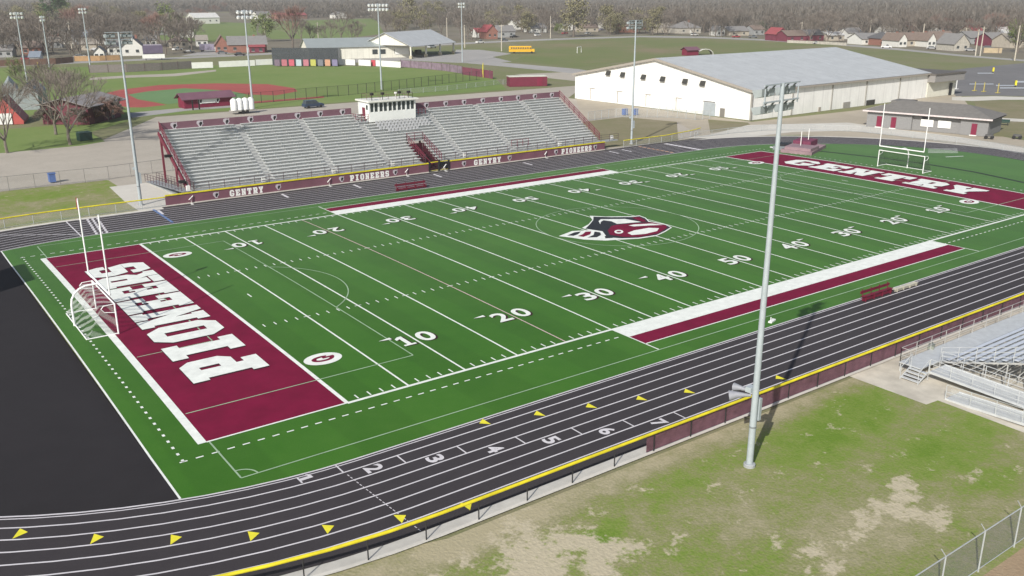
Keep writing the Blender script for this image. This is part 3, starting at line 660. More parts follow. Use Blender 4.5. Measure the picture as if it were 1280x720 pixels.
def emblem(mb, x, y, z, s, m0=0, m1=1):
    """small profile-head emblem on a vertical face looking to -y"""
    mb.mi = m0
    mb.poly([(x+a*s, y, z+b_*s) for a, b_ in ((-.5, .1), (-.42, .42), (-.1, .5), (.25, .42), (.5, .5), (.42, .2), (.5, -.05), (.3, -.2), (.22, -.48), (-.1, -.5), (-.3, -.2))])
    mb.mi = m1
    mb.poly([(x+a*s, y-.008, z+b_*s) for a, b_ in ((-.12, .05), (.0, .26), (.3, .28), (.34, .0), (.2, -.12), (.12, -.36), (-.06, -.3))])
    mb.mi = 0
for px, py in ((270, 243), (348, 234), (427, 223), (494, 215), (580, 204), (637, 197), (695, 190), (744, 184)):
    m = MB(); emblem(m, wx(px, py)-7.6, -.078, .65, .82); m.build('emblem', [mat('emblem_grey', (.46, .42, .45), .7), BLK], wl)
# little white hurdle marks leaning on the wall
for i, (px, where) in enumerate(((237, 'at the left end of the lettered wall'), (410, 'between the first GENTRY and the first PIONEERS'), (507, 'just left of the tunnel gate'), (555, 'just right of the tunnel gate'), (681, 'just before the second PIONEERS'))):
    x = wx(px, 240-(px-237)*.115); o = thing('track_marker', 'thin white board leaning on the maroon wall '+where, 'marker', (x, FY-.45, 0), group='white boards leaning on the stadium wall')
    m = MB(); m.bar((-.3, 0, .55), (.35, .3, .95), .12, .04); m.bar((0, .1, 0), (0, .12, .75), .04); m.build('board', W, o); m = MB(); m.box((0, -.2, .012), (.3, .6, .02)); m.build('foot', W, o)

# ---- grandstand
X0, X1, YF, YB, ZF, ZB = 11.5, 81.4, 68.0, 79.1, 1.28, 7.55
NR = 18; TR = (YB-YF)/NR; RS = (ZB-ZF)/NR
gs = thing('grandstand', 'long silver bleacher grandstand with maroon back panels and a white press box on top', 'grandstand', (X0, YF, 0))
AIS = [22.2, 31.7, 40.6, 53.3, 63.0, 72.6]
def segs(r):
    """x-intervals of row r between aisles and the tunnel"""
    cuts = [(a-.48, a+.48) for a in AIS]
    if r < 7: cuts.append((VX0+.2, VX1-.6))
    cuts.sort(); x = X0+.35; out = []
    for a, b_ in cuts:
        if a > x: out.append((x, a))
        x = max(x, b_)
    out.append((x, X1-.35)); return out
m = MB()
for r in range(NR):
    y0 = YF+r*TR-YF; z = ZF+r*RS
    for a, b_ in ([(X0, X1)] if r >= 7 else [(X0, VX0+.15), (VX1-.55, X1)]):
        m.box(((a+b_)/2-X0, y0+TR/2, z+.02), (b_-a, TR, .04)); m.box(((a+b_)/2-X0, y0+TR-.01, z+RS/2+.02), (b_-a, .02, RS-.03))
m.build('deck', mat('deck_aluminium', (.50, .51, .50), .55, .12, 1, metal=.1), gs)
SEAT = mat('seat_plank', (.64, .66, .65), .5, .08, 1.5, metal=.1)
for r in range(NR):
    z = ZF+r*RS+.43; y = r*TR+TR*.78; m = MB()
    for a, b_ in segs(r):
        m.box(((a+b_)/2-X0, y, z), (b_-a, .31, .05))
        n = int((b_-a)/2)
        for k in range(n+1): xx = a+.45+(b_-a-.9)*k/max(1, n)-X0; m.box((xx, y+.06, z-.22), (.04, .10, .33))
    m.mi = 0; a_, b_ = X0+.3, X1-.3
    if r >= 7: m.box(((a_+b_)/2-X0, y+.10, z-.39), (b_-a_, .06, .05))
    else:
        m.box(((a_+VX0)/2-X0, y+.10, z-.39), (VX0-a_, .06, .05)); m.box(((VX1-.6+b_)/2-X0, y+.10, z-.39), (b_-VX1+.6, .06, .05))
    m.build('seat_row', SEAT, gs)
for r in range(10, 14):
    m = MB(); z = ZF+r*RS+.46; y = r*TR+TR*.9
    for k in range(15 if r > 10 else 9):
        m.box((43.2+k*.62-X0+(1.2 if r == 10 else 0), y, z+.2), (.42, .05, .38)); m.box((43.2+k*.62-X0+(1.2 if r == 10 else 0), y-.15, z), (.42, .3, .05))
    m.build('chair_back_row', mat('grey_chair', (.45, .46, .47), .6), gs)
for a in AIS:
    m = MB()
    for r in range(NR):
        m.box((a-X0, r*TR+TR*.2, ZF+r*RS+.10), (.8, .3, .16))
    m.build('aisle_steps', mat('step_grey', (.34, .35, .35), .7, .15, 2), gs)
# substructure
m = MB(); STL = mat('maroon_steel', (.16, .03, .05), .6)
for k in range(13):
    x = k*(X1-X0)/12; m.bar((x, 0, .0), (x, 0, ZF-.5), .2); m.bar((x, 5.5, 0), (x, 5.5, ZF+5.5*.565-.6), .22); m.bar((x, YB-YF, 0), (x, YB-YF, ZB-.4), .25); m.bar((x, 0, ZF-.62), (x, YB-YF, ZB-.62), .18, .3)
    m.bar((x, 5.5, .3), (x, 0.2, ZF-.2), .12)
m.build('steel_frame', STL, gs)
# front walkway
m = MB(); m.box(((VX0-X0)/2, -.65, ZF-.1), (VX0-X0, 1.3, .1)); m.box(((VX1+X1+3.2)/2-X0, -.65, ZF-.1), (X1+3.2-VX1, 1.3, .1)); m.build('front_walkway', ALUD, gs)
m = MB(); m.box(((VX0-X0)/2, -1.28, ZF-.7), (VX0-X0, .05, 1.1)); m.box(((VX1+X1)/2-X0, -1.28, ZF-.7), (X1-VX1, .05, 1.1)); m.build('front_skirt', BLK, gs)
m = MB(); railing(m, [(0, -1.25, ZF-.05), (VX0-X0, -1.25, ZF-.05)], 1.1, 3, 2.0, .028); railing(m, [(VX1-X0, -1.25, ZF-.05), (X1-X0+3.2, -1.25, ZF-.05)], 1.1, 3, 2.0, .028); m.build('front_railing', mat('dark_rail', (.10, .07, .08), .6), gs)
# side fences (maroon) rising with the seats
for x, nm in ((0, 0), (X1-X0, 1)):
    m = MB(); railing(m, [(x, 0, ZF), (x, YB-YF, ZB)], 1.25, 3, 1.6, .04); m.build('side_railing', STL, gs)
    m = MB(); m.poly([(x, 0, ZF), (x, YB-YF, ZB), (x, YB-YF, ZB+1.2), (x, 0, ZF+1.2)]); m.build('side_mesh', screen_mat('maroon_mesh', (.16, .07, .09), .35) if 'maroon_mesh' not in MATS else MATS['maroon_mesh'], gs)
m = MB(); m.bar((-.25, -.2, ZF-.5), (-.25, YB-YF, ZB-.3), .18, .5); m.build('side_beam', STL, gs)
# back panels with emblems
PBX0, PBX1 = 42.2, 50.4
for a, b_ in ((X0, 40.3), (50.6, X1)):
    m = MB(); m.box(((a+b_)/2-X0, YB-YF+.05, ZB+.52), (b_-a, .08, 1.05)); m.build('back_panel', mat('panel_maroon', (.165, .085, .11), .7, .12, .4), gs)
for px in (217.5, 250, 283, 313, 342.5, 372, 400, 428, 532.8, 557, 580, 603.4, 626, 647.5, 668.5, 689.7):
    x = aty(px, 158-(px-217)*.084, YB).x; m = MB(); emblem(m, x-X0, YB-YF-.0, ZB+.52, 1.05 if False else .95); m.build('emblem', [MATS['emblem_grey'], BLK], gs)
# floods on the left side
for (y, z) in ((6.3, ZF+6.3*.565), (1.2, ZF+.9)):
    m = MB(); m.box((-.7, y, z), (.7, .5, .35)); m.bar((0, y, z), (-.5, y, z), .08); m.build('side_speaker', BLK, gs)
for px, py in ((329, 220.5), (417, 211), (491, 202), (581, 192), (700, 178), (765, 169.5), (235, 233)):
    x = aty(px, py, YF-1.1); m = MB(); m.box((x.x-X0, -1.05, ZF+.42), (.45, .3, .65)); m.build('white_bin', W, gs)
# tunnel through the seats; its shade is put into the lining and stair colours
m = MB(); vz = ZF+7*RS

for xx in (VX0+.12-X0, VX1-.52-X0): m.poly([(xx, -.6, 0), (xx, 4.3, 0), (xx, 4.3, vz-.1), (xx, -.6, ZF-.15)])
m.box(((VX0+VX1)/2-.2-X0, 4.35, vz*.45), (2.7, .1, vz*.9))
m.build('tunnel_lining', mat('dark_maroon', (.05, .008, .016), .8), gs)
m = MB()
for k in range(9): m.box(((VX0+VX1)/2-.2-X0, -.6+k*.5, .12+k*.22), (3.0, .5, .24))
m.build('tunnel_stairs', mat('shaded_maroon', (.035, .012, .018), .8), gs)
m = MB()
for x in (VX0+.1, VX1-.5): railing(m, [(x-X0, -1.2, ZF), (x-X0, 4.3, vz)], 1.15, 3, .75, .03)
railing(m, [(VX0+.1-X0, 4.3, vz), (VX1-.5-X0, 4.3, vz)], 1.3, 3, 1.2, .03); m.bar(((VX0+VX1)/2-.3-X0, -1, .9), ((VX0+VX1)/2-.3-X0, 4, 3.1), .09); m.build('tunnel_railing', STL, gs)
m = MB()
for px in (640, 671, 701): pass
railing(m, [(aty(639, 176, 69).x-X0, .9, ZF+.4), (aty(660, 174, 69).x-X0, .9, ZF+.4)], 1.1, 2, 1, .03); m.build('wheelchair_railing', STL, gs)
# tunnel gate
gt = thing('tunnel_gate', 'small gate of dark posts in the maroon wall below the tunnel', 'gate', (VX0, FY, 0))
for x in (.0, 1.7, 3.4):
    m = MB(); m.box((x, -.05, .8), (.22, .3, 1.6)); m.build('post', BLK, gt)
m = MB(); m.bar((0, 0, 1.45), (3.4, 0, 1.45), .1); m.bar((.1, 0, .2), (1.6, 0, .2), .05); m.bar((1.8, 0, .2), (3.3, 0, .2), .05); m.build('gate_rail', YEL, gt)
# entrance ramp on the left
rp = thing('access_ramp', 'grey railed ramp climbing to the left end of the grandstand', 'ramp', (11.6, 73.0, 0))
m = MB(); m.prism([(-1.7, 10.2), (-.1, 10.2), (.9, -5.9), (-.7, -5.9)], .0, .12)
a = [(-1.8, 10.2, .1), (-.2, 10.2, .1), (.2, -5.6, ZF-.1), (-1.4, -5.6, ZF-.1)]
m.poly(a); m.build('ramp_deck', ALUD, rp)
m = MB(); railing(m, [(-1.8, 10.2, .15), (-1.4, -5.6, ZF)], 1.05, 3, 1.3, .028); railing(m, [(-.2, 10.2, .15), (.2, -5.6, ZF)], 1.05, 3, 1.3, .028); m.build('ramp_railing', MATS['dark_rail'], rp)
m = MB(); m.box((-.6, -5.9, .6), (1.9, .1, 1.1)); m.build('ramp_skirt', STL, rp)

# ---- press box (sits on the top rows)
pb = thing('press_box', 'white press box with ten windows in its front, standing on the top of the grandstand', 'press box', (PBX0, 76.9, 0))
WW = mat('press_white', (.76, .78, .75), .55, .05, .7); LX = PBX1-PBX0; DP = 3.6
m = MB(); m.box((LX/2, .06, 7.1), (LX, .12, 1.7)); m.box((LX/2, .06, 9.42), (LX, .12, .2))
m.box((.06, DP/2+.06, 7.9), (.12, DP-.12, 3.2)); m.box((LX-.06, DP/2+.06, 7.9), (.12, DP-.12, 3.2)); m.box((LX/2, DP, 7.9), (LX, .12, 3.2)); m.box((LX/2, DP/2, 6.4), (LX, DP, .15))
m.build('wall', WW, pb)
m = MB()
for k in range(6): m.box((.1+k*(LX-.2)/5, .05, 8.6), (.26, .13, 1.5))
for k in range(5): m.box((.1+(k+.5)*(LX-.2)/5, .05, 8.6), (.16, .12, 1.5))
m.build('mullion', WW, pb)
for k in range(5):
    for j in (0, 1):
        w_ = (LX-.2)/5; m = MB(); m.box((.1+k*w_+.17+(w_-.26)*(.25+.5*j), .10, 8.62), (w_*.34, .04, 1.30)); fo = m.build('window', GLASSD, pb)
        m = MB(); m.box((.1+k*w_+.17+(w_-.26)*(.25+.5*j), .07, 7.97), (w_*.36, .10, .06)); m.build('sill', WW, fo)
m = MB(); m.box((LX/2, DP/2-.1, 9.62), (LX+.6, DP+.9, .22)); m.build('roof', mat('press_roof', (.70, .70, .64), .7, .06, .6), pb)
m = MB(); railing(m, [(.6, .1, 9.73), (LX-.4, .1, 9.73), (LX-.4, DP-.2, 9.73), (.6, DP-.2, 9.73), (.6, .1, 9.73)], .8, 2, 1.6, .022); m.build('roof_railing', mat('rail_rust', (.15, .09, .08), .6), pb)
for x, y_ in ((.9, .6), (2.6, .3), (5.6, .4), (7.2, .3)):
    m = MB(); m.box((x, y_, 10.65), (.45, .4, .35), .4); m.bar((x, y_, 9.7), (x, y_, 10.6), .07); m.build('roof_camera', BLK, pb)
m = MB(); m.box((5.0, .5, 10.6), (.3, .3, .3)); m.bar((5, .5, 9.7), (5, .5, 10.5), .05); m.build('roof_lamp', W, pb)
m = MB(); m.box((-.9, 1.4, 6.6), (1.9, 2.6, .12)); m.build('landing', ALUD, pb)
m = MB(); railing(m, [(-1.8, .2, 6.65), (0, .2, 6.65)], 1.1, 3, .6, .03); railing(m, [(-1.8, .2, 6.65), (-1.8, 2.6, 6.65)], 1.1, 3, .8, .03); m.build('landing_railing', STL, pb)
m = MB(); m.box((-.03, 1.7, 7.6), (.08, .9, 2.0)); dr = m.build('door', STL, pb)
m = MB(); m.box((-.03, .6, 8.7), (.06, .5, .7)); m.build('side_window', GLASSD, pb)
m = MB(); railing(m, [(LX, .3, 7.0), (LX+2.0, .3, 7.0)], 1.0, 3, .7, .03); m.build('right_railing', STL, pb)

# ---- main floodlight poles
def light_pole(x, y, label, ang=0.0, h=21.0, near=False, crates=True):
    o = thing('light_pole', label, 'light pole', (x, y, 0), ang, group='tall floodlight poles round the stadium')
    m = MB(); m.tube([(0, 0, -.2), (0, 0, 2.4)], [.195, .19], 14); m.build('pole_base', mat('pale_pole', (.40, .45, .475), .5, .08, 2, metal=.1), o, smooth=True)
    PL = MATS.get('pale_pole') or mat('pale_pole', (.40, .45, .475), .5, .08, 2, metal=.1)
    m = MB(); m.tube([(0, 0, 2.4), (0, 0, 12), (0, 0, h)], [.19, .15, .105], 14); m.build('pole_shaft', PL, o, smooth=True)
    m = MB(); m.tube([(0, 0, -.1), (0, 0, .12), (0, 0, .16)], [.33, .33, .29], 16); m.build('footing', ALUD, o)
    m = MB(); m.tube([(0, 0, 2.36), (0, 0, 2.46)], [.205, .205], 14); m.build('joint_ring', MATS['dull_ring'] if 'dull_ring' in MATS else mat('dull_ring', (.20, .22, .23), .5), o)
    m = MB(); m.bar((.21, .02, .1), (.18, .02, 8), .04); m.build('conduit', MATS['dull_ring'], o)
    for zz in (h-.04, h-.86):
        m = MB(); m.bar((-1.6, 0, zz), (1.6, 0, zz), .07); ca = m.build('crossarm', PL, o)
        for xx in (-1.3, -.62, .62, 1.28):
            m = MB(); m.bar((xx, 0, zz), (xx, .2, zz-.22), .07); m.build('lamp_bracket', FLOODU, ca)
            # wide hood: open wedge leaning towards the field
            w_ = .33; P = [(-.24, .05, -.06), (.24, .05, -.06), (w_, .55, -.16), (-w_, .55, -.16)]; Q = [(-.22, .05, -.42), (.22, .05, -.42), (w_*.9, .38, -.52), (-w_*.9, .38, -.52)]
            T = lambda q: (xx+q[0], .12+q[1], zz-.12+q[2])
            m = MB(); m.poly([T(q) for q in P]); m.poly([T(q) for q in Q[::-1]])
            for k in (0, 1, 3): j = (k+1) % 4; m.poly([T(P[k]), T(Q[k]), T(Q[j]), T(P[j])][::-1])
            m.mi = 1; m.poly([T(P[3]), T(P[2]), T(Q[2]), T(Q[3])]); m.build('floodlight', [FLOOD, FLOODU], ca)
    for xx in (-1.5, 1.5):
        m = MB(); m.bar((xx, 0, h-.2), (xx, 0, h-1.05), .05); m.build('brace', PL, o)
    m = MB(); m.box((.32, 0, 3.4), (.22, .4, 1.3)); m.build('control_box', PL, o)
    m = MB(); m.box((-.05, .3, 4.6), (.5, .35, .3)); m.box((-.05, -.3, 2.4), (.02, .02, .02)); m.build('junction_box', PL, o)
    return o
lp = light_pole(14.49, -20.87, 'nearest tall grey floodlight pole, rising from the lawn in front of the yellow-capped fence', .12, near=True)
# loudspeaker cluster on the near pole
m = MB(); m.tube([(-.1, .2, 4.25), (-.4, .75, 4.2), (-.7, 1.2, 4.1)], [.07, .16, .30], 12)
m.tube([(-.1, .2, 4.5), (-.15, .85, 4.5), (-.2, 1.25, 4.45)], [.07, .13, .24], 12); m.build('horn_speaker', mat('speaker_grey', (.27, .28, .31), .5), lp, smooth=True)
light_pole(5.25, 68.4, 'tall floodlight pole on the concrete pad left of the grandstand', .0)
light_pole(88.72, 67.75, 'tall floodlight pole at the right end of the grandstand', .0)
for px, py, side in ((781, 144, 'left'), (794, 144, 'right')):
    p = at(px, py); o = thing('portable_toilet' if False else 'recycling_bin', 'blue bin just %s of the floodlight pole at the right end of the grandstand' % side, 'bin', (p.x, p.y, 0), group='blue bins by the floodlight pole')
    m = MB(); m.prism([(-.45, -.4), (.45, -.4), (.5, .45), (-.5, .45)], .1, 1.3); m.build('body', BLUEP, o)
    m = MB(); m.box((0, 0, 1.36), (1.1, .95, .12)); m.build('lid', BLUEP, o)
p = at(66, 228); o = thing('recycling_bin', 'blue wheeled bin standing by the chain link fence beside the service road', 'bin', (p.x, p.y, 0))
m = MB(); m.prism([(-.4, -.4), (.4, -.4), (.45, .45), (-.45, .45)], .1, 1.25); m.build('body', BLUEP, o); m = MB(); m.box((0, 0, 1.3), (1.0, .95, .1)); m.build('lid', BLUEP, o)

def field_pole(px, py, h, n, label, rows=2, group='baseball floodlight poles'):
    p = at(px, py); o = thing('light_pole', label, 'light pole', (p.x, p.y, 0), group=group)
    v = math.atan2(CAM.y-p.y, CAM.x-p.x)+math.pi/2
    m = MB(); m.tube([(0, 0, 0), (0, 0, h)], [.27, .13], 10); m.build('pole_shaft', MATS['pale_pole'], o, smooth=True)
    for r in range(rows):
        z = h-.3-r*1.15; m = MB(); w_ = n*.95/2; dx, dy = math.cos(v), math.sin(v); m.bar((-w_*dx, -w_*dy, z), (w_*dx, w_*dy, z), .10); ca = m.build('crossarm', MATS['pale_pole'], o)
        for k in range(n):
            t_ = -w_+(k+.5)*.95; m = MB(); nx, ny = dy, -dx
            m.tube([(t_*dx, t_*dy, z), (t_*dx-nx*.25, t_*dy-ny*.25, z-.12), (t_*dx-nx*.5, t_*dy-ny*.5, z-.3)], [.12, .36, .42], 8); m.build('floodlight', FLOODL, ca, smooth=True)
    return o
field_pole(34, 102, 20.5, 4, 'floodlight pole at far left beyond the batting cage tents')
field_pole(62, 84, 18.2, 2, 'slim floodlight pole behind the brown outfield fence, second from the left')
field_pole(113, 85, 21, 3, 'floodlight pole behind left field near the orange-brown fence')
field_pole(316, 135, 22, 4, 'floodlight pole rising beside the white tank trailer')
field_pole(477, 112, 23, 6, 'floodlight pole behind the press box with the widest lamp bank')
field_pole(578, 78, 22.4, 3, 'floodlight pole beside the car park right of the open pavilion')
def utility_pole(px, py, h, label, arm=True):
    p = at(px, py); o = thing('utility_pole', label, 'utility pole', (p.x, p.y, 0), rnd.uniform(0, 3), group='wooden utility poles along the far street')
    PWd = mat('pale_wood_pole', (.50, .46, .38), .85, .15, 2)
    m = MB(); m.tube([(0, 0, 0), (0, 0, h)], [.28, .18], 8); m.build('pole', PWd, o)
    if arm: m = MB(); m.bar((-1.2, 0, h-.6), (1.2, 0, h-.6), .18); m.build('crossarm', PWd, o)
    return o
UP = [(688, 48, 13, 'rising above the small soccer goal on the worn pitch'), (828, 42, 13, 'in front of the grey-roofed house over the worn pitch'), (1001, 50, 10, 'in front of the dark maroon house'), (1044, 46, 11, 'in front of the white porch house'),
      (1087, 46, 10, 'leaning slightly, left of the dark-roofed house'), (1152, 58, 11, 'beside the white gabled house'), (1175, 38, 8.5, 'behind the brown-roofed row'), (1206, 52, 7.5, 'between the two parked trucks at right'), (1219, 70, 11, 'left one of the close pair beside the tan board fence'), (1225, 70, 12, 'right one of the close pair beside the tan board fence'),
      (1268, 76, 13.4, 'nearest the right edge, with a transformer'), (398, 50, 10, 'over the ridge of the long cream building'), (559, 52, 13, 'behind the open pavilion'), (627, 64, 12, 'left of the yellow bus'), (581, 60, 11, 'close to the bend of the car park road'), (91, 68, 14, 'behind the brown board fence at left'), (332, 50, 11, 'in the pasture beyond the long cream building')]
for px, py, h, w_ in UP: utility_pole(px, py, h, 'pale wooden utility pole '+w_)

# ---- goals
def football_goal(x, y, s, label, top):
    o = thing('goal_post', label, 'goal post', (x, y, .26))
    PW = mat('goal_white', (.86, .87, .86), .35, .04, 2, spec=.5)
    m = MB(); pts = [(-2.2*s, 0, -.1), (-2.2*s, 0, 1.7)]+[(-2.2*s+1.4*s*(1-math.cos(R(a))), 0, 1.7+1.4*math.sin(R(a))) for a in (20, 40, 60, 80, 90)]+[(0, 0, 3.1)]
    m.tube(pts, .085, 10); m.build('gooseneck', PW, o, smooth=True)
    m = MB(); m.tube([(0, -3.56, 3.1), (0, 3.56, 3.1)], .085, 10); m.build('crossbar', PW, o, smooth=True)
    for q in (-3.56, 3.56):
        m = MB(); m.tube([(0, q, 3.1), (0, q, top)], .06, 10); m.build('upright', PW, o, smooth=True)
    return o
gl = football_goal(-9.0, 25.2, 1, 'white goalposts over the PIONEERS end zone, with a small red flag on one upright', 9.35)
m = MB(); m.box((-.05, 3.75, 8.9), (.03, .28, 1.0), 0, .2); m.build('wind_flag', mat('flag_red', (.30, .03, .04), .7), gl)
football_goal(102.4, 24.7, -1, 'white goalposts behind the GENTRY end zone at the far end', 9.4)
def soccer_goal(x, y, s, label, net):
    o = thing('soccer_goal', label, 'soccer goal', (x, y, .26)); PW = MATS['goal_white']; hw = 3.66; D = 2.3
    for q in (-hw, hw):
        m = MB(); m.tube([(0, q, 0), (0, q, 2.44)], .065, 8); m.build('post', PW, o, smooth=True)
        m = MB(); m.tube([(0, q, 2.44), (-.8*s, q, 2.42), (-1.0*s, q, 2.2), (-.8*s, q, 1.9), (0, q, 1.75)], .035, 6); m.build('net_bracket', PW, o)
        m = MB(); m.tube([(0, q, .05), (-D*s, q, .05)], .05, 6); m.build('side_bar', PW, o)
    m = MB(); m.tube([(0, -hw, 2.44), (0, hw, 2.44)], .065, 8); m.build('crossbar', PW, o, smooth=True)
    m = MB(); m.tube([(-D*s, -hw, .05), (-D*s, hw, .05)], .05, 6); m.build('ground_bar', PW, o)
    m = MB(); n = 12; A = lambda k: -hw+2*hw*k/n
    prof = lambda k, t_: (-(1.0+(D-1.0)*t_)*s, A(k), 2.2*(1-t_)+.05-.25*math.sin(math.pi*t_)*(1+.4*math.sin(k*1.9)))
    for k in range(n):
        m.poly([(0, A(k), 2.44), (0, A(k+1), 2.44), prof(k+1, 0), prof(k, 0)])
        for j in range(6): m.poly([prof(k, j/6), prof(k+1, j/6), prof(k+1, (j+1)/6), prof(k, (j+1)/6)])
    for q in (-hw, hw): m.poly([(0, q, 2.44), (-1.0*s, q, 2.2), (-D*s, q, .05), (0, q, .05)])
    m.build('net', net, o, smooth=True)
    return o
SNET = bpy.data.materials.new('striped_net'); SNET.use_nodes = True; nt_ = SNET.node_tree; bb = nt_.nodes['Principled BSDF']; bb.inputs['Base Color'].default_value = (.50, .54, .50, 1)
tcn = nt_.nodes.new('ShaderNodeTexCoord'); wv = nt_.nodes.new('ShaderNodeTexWave'); wv.bands_direction = 'DIAGONAL'; wv.inputs['Scale'].default_value = .55; wv.inputs['Distortion'].default_value = 3; wv.inputs['Detail'].default_value = 1
mrn = nt_.nodes.new('ShaderNodeMapRange'); mrn.inputs['From Min'].default_value = .35; mrn.inputs['From Max'].default_value = .75; mrn.inputs['To Min'].default_value = .03; mrn.inputs['To Max'].default_value = .38
nt_.links.new(tcn.outputs['Object'], wv.inputs['Vector']); nt_.links.new(wv.outputs['Fac'], mrn.inputs['Value']); nt_.links.new(mrn.outputs['Result'], bb.inputs['Alpha'])
soccer_goal(-8.85, 24.9, 1, 'white soccer goal with a sagging net on the PIONEERS end line', SNET)
soccer_goal(102.55, 24.65, -1, 'white soccer goal with a thin net beyond the GENTRY end zone', NETB)
for k in range(5):
    p = at(1104+k*10.5, 207.5+k*1.7, 0); 
# small distant soccer goal
p = at(724, 66); o = thing('soccer_goal', 'small white soccer goal out on the worn practice pitch', 'soccer goal', (p.x, p.y, 0), math.atan2(-1, .66)+math.pi/2)
for q in (-3.2, 3.2):
    m = MB(); m.tube([(q, 0, 0), (q, 0, 2.6)], .12, 6); m.build('post', MATS['goal_white'], o)
m = MB(); m.tube([(-3.2, 0, 2.6), (3.2, 0, 2.6)], .12, 6); m.build('crossbar', MATS['goal_white'], o)

# ---- benches, mats, loose things
def bench(x, y, L_, label, m1, h=.5, back=True, rz=0, cat='bench'):
    o = thing('team_bench', label, cat, (x, y, 0), rz)
    m = MB(); m.box((0, 0, h-.05), (L_, .35, .05)); m.build('seat', m1, o)
    if back:
        m = MB(); m.box((0, .24, h+.25), (L_, .05, .25)); m.build('backrest', m1, o)
    for k in range(4):
        m = MB(); xx = -L_/2+.3+k*(L_-.6)/3; m.box((xx, 0, h/2), (.06, .4, h)); 
        if back: m.bar((xx, .2, h), (xx, .26, h+.5), .06)
        m.build('leg', m1, o)
    m = MB(); m.box((0, -.1, h*.4), (L_, .04, h*.5)); m.build('front_panel', m1, o)
    return o
RED = mat('bench_maroon', (.15, .014, .035), .5, .1, 2)
bench(46.9, -7.75, 4.3, 'maroon team bench on the near inside edge of the track', RED, rz=.0)
bench(51.2, -7.8, 3.6, 'low cream bench in line with the maroon bench beside the near track', mat('cream_board', (.48, .46, .37), .6), h=.28, back=False)
bench(37.6, 56.7, 4.8, 'maroon team bench on the far inside edge of the track below the grandstand', RED)
p = at(965, 402); o = thing('sideline_marker', 'small white weighted marker lying on the green beside the near track', 'marker', (p.x, p.y, 0), .3)
m = MB(); m.box((0, 0, .06), (.9, .3, .12)); m.build('pad', W, o); m = MB(); m.bar((-.3, 0, .12), (.1, .15, .3), .06); m.build('handle', W, o)
# high-jump mats
o = thing('jump_mat', 'large faded maroon jump landing mat piled at the left of the far D', 'mat', tuple(at(1006, 188.5)), .35)
FM = mat('faded_maroon_mat', (.27, .185, .205), .75, .2, .5)
m = MB(); m.prism([(-5, -2.6), (4.6, -2.2), (5.2, 2.4), (-4.2, 2.8)], 0, .62); m.build('base_pad', FM, o)
m = MB(); m.prism([(-4.4, -2.2), (-.4, -2.4), (-.2, 2.2), (-4.0, 2.2)], .63, 1.1); m.build('top_pad', FM, o)
m = MB(); m.prism([(.2, -.8), (4.2, -.8), (4.4, 2.2), (.3, 2.2)], .63, 1.55); m.build('raised_pad', mat('deep_maroon_mat', (.17, .04, .08), .7), o)
for px in (1000, 1018, 1024):
    p = at(px, 188); 
p1 = at(1000, 190); o = thing('jump_standard', 'pair of thin white jump uprights standing at the faded maroon mat', 'uprights', (p1.x, p1.y, 0), .35)
for q in (0, 4.2):
    m = MB(); m.bar((q, 0, 0), (q, 0, 3.4), .1); m.build('upright', W, o)
m = MB(); m.bar((0, 0, .1), (4.2, 0, .1), .1); m.build('base_bar', W, o)
p = at(984, 185.5); o = thing('jump_mat', 'low black and grey mat left of the faded maroon jump mat', 'mat', (p.x, p.y, 0), .35)
m = MB(); m.box((0, 0, .3), (5.0, 3.4, .6)); m.build('base_pad', mat('grey_mat', (.20, .22, .24), .8, .3, .6), o)
m = MB(); m.box((-.5, .4, .75), (2.6, 2.0, .3)); m.build('top_pad', BLK, o)
st('', sheet('mat_board', [tuple(at(x, y)[:2]) for x, y in ((963, 183.2), (1004, 190.6), (1000, 191.8), (962, 184.6))], .03, W, world=True))

# ---- visitors' bleachers at the right edge
BZ = .62
vb = thing('bleachers', 'silver aluminium visitors bleachers with an open frame underneath at the right edge', 'bleachers', (36.0, -19.7, 0))
AB = mat('bright_aluminium', (.55, .57, .575), .45, .1, 2, metal=.2); n = 13; XL = 42.0; PR_ = .74; RR = .235
FRM = mat('frame_aluminium', (.46, .46, .44), .5, .1, 2, metal=.2)
for r in range(n):
    y = -PR_*r; z = BZ+.03+RR*r
    m = MB(); m.box((XL/2, y-.16, z), (XL, .27, .04)); m.build('foot_board', mat('grey_foot_board', (.40, .42, .43), .5, .1, 2, metal=.2), vb)
    m = MB(); m.box((XL/2, y-.55, z+.27), (XL, .27, .045)); m.build('seat_row', mat('blue_grey_plank', (.60, .64, .70), .45, .06, 2, metal=.2), vb)
for k in range(22):
    x = .06+k*1.95; m = MB()
    m.bar((x, .1, BZ-.1), (x, -PR_*n, BZ-.13+RR*n), .07, .12)
    for j in range(0, 7):
        yy = -j*1.5; zz = BZ-.1+RR*(-yy/PR_); m.bar((x, yy, -.05), (x, yy, zz), .07)
        if j: m.bar((x, yy+1.5, .1), (x, yy, zz), .045)
    m.build('frame', FRM, vb)
for r in range(0, n, 3):
    m = MB(); m.bar((0, -PR_*r, .4+.12*r), (XL, -PR_*r, .4+.12*r), .045); m.build('cross_brace', FRM, vb)
m = MB(); railing(m, [(0, 0, BZ), (0, -PR_*n, BZ+RR*n)], 1.05, 3, 1.2, .018); m.build('end_railing', AB, vb)
m = MB(); railing(m, [(0, -PR_*n, BZ+RR*n), (XL, -PR_*n, BZ+RR*n)], 1.05, 3, 2, .02); m.build('back_railing', AB, vb)
m = MB(); m.box((XL/2-1.2, .82, BZ), (XL+2.4, 1.64, .06)); m.build('front_walkway', AB, vb)
m = MB()
for k in range(0, 23): m.bar((-2.3+k*2, 1.55, -.05), (-2.3+k*2, 1.55, BZ-.03), .06)
m.build('walkway_post', AB, vb)
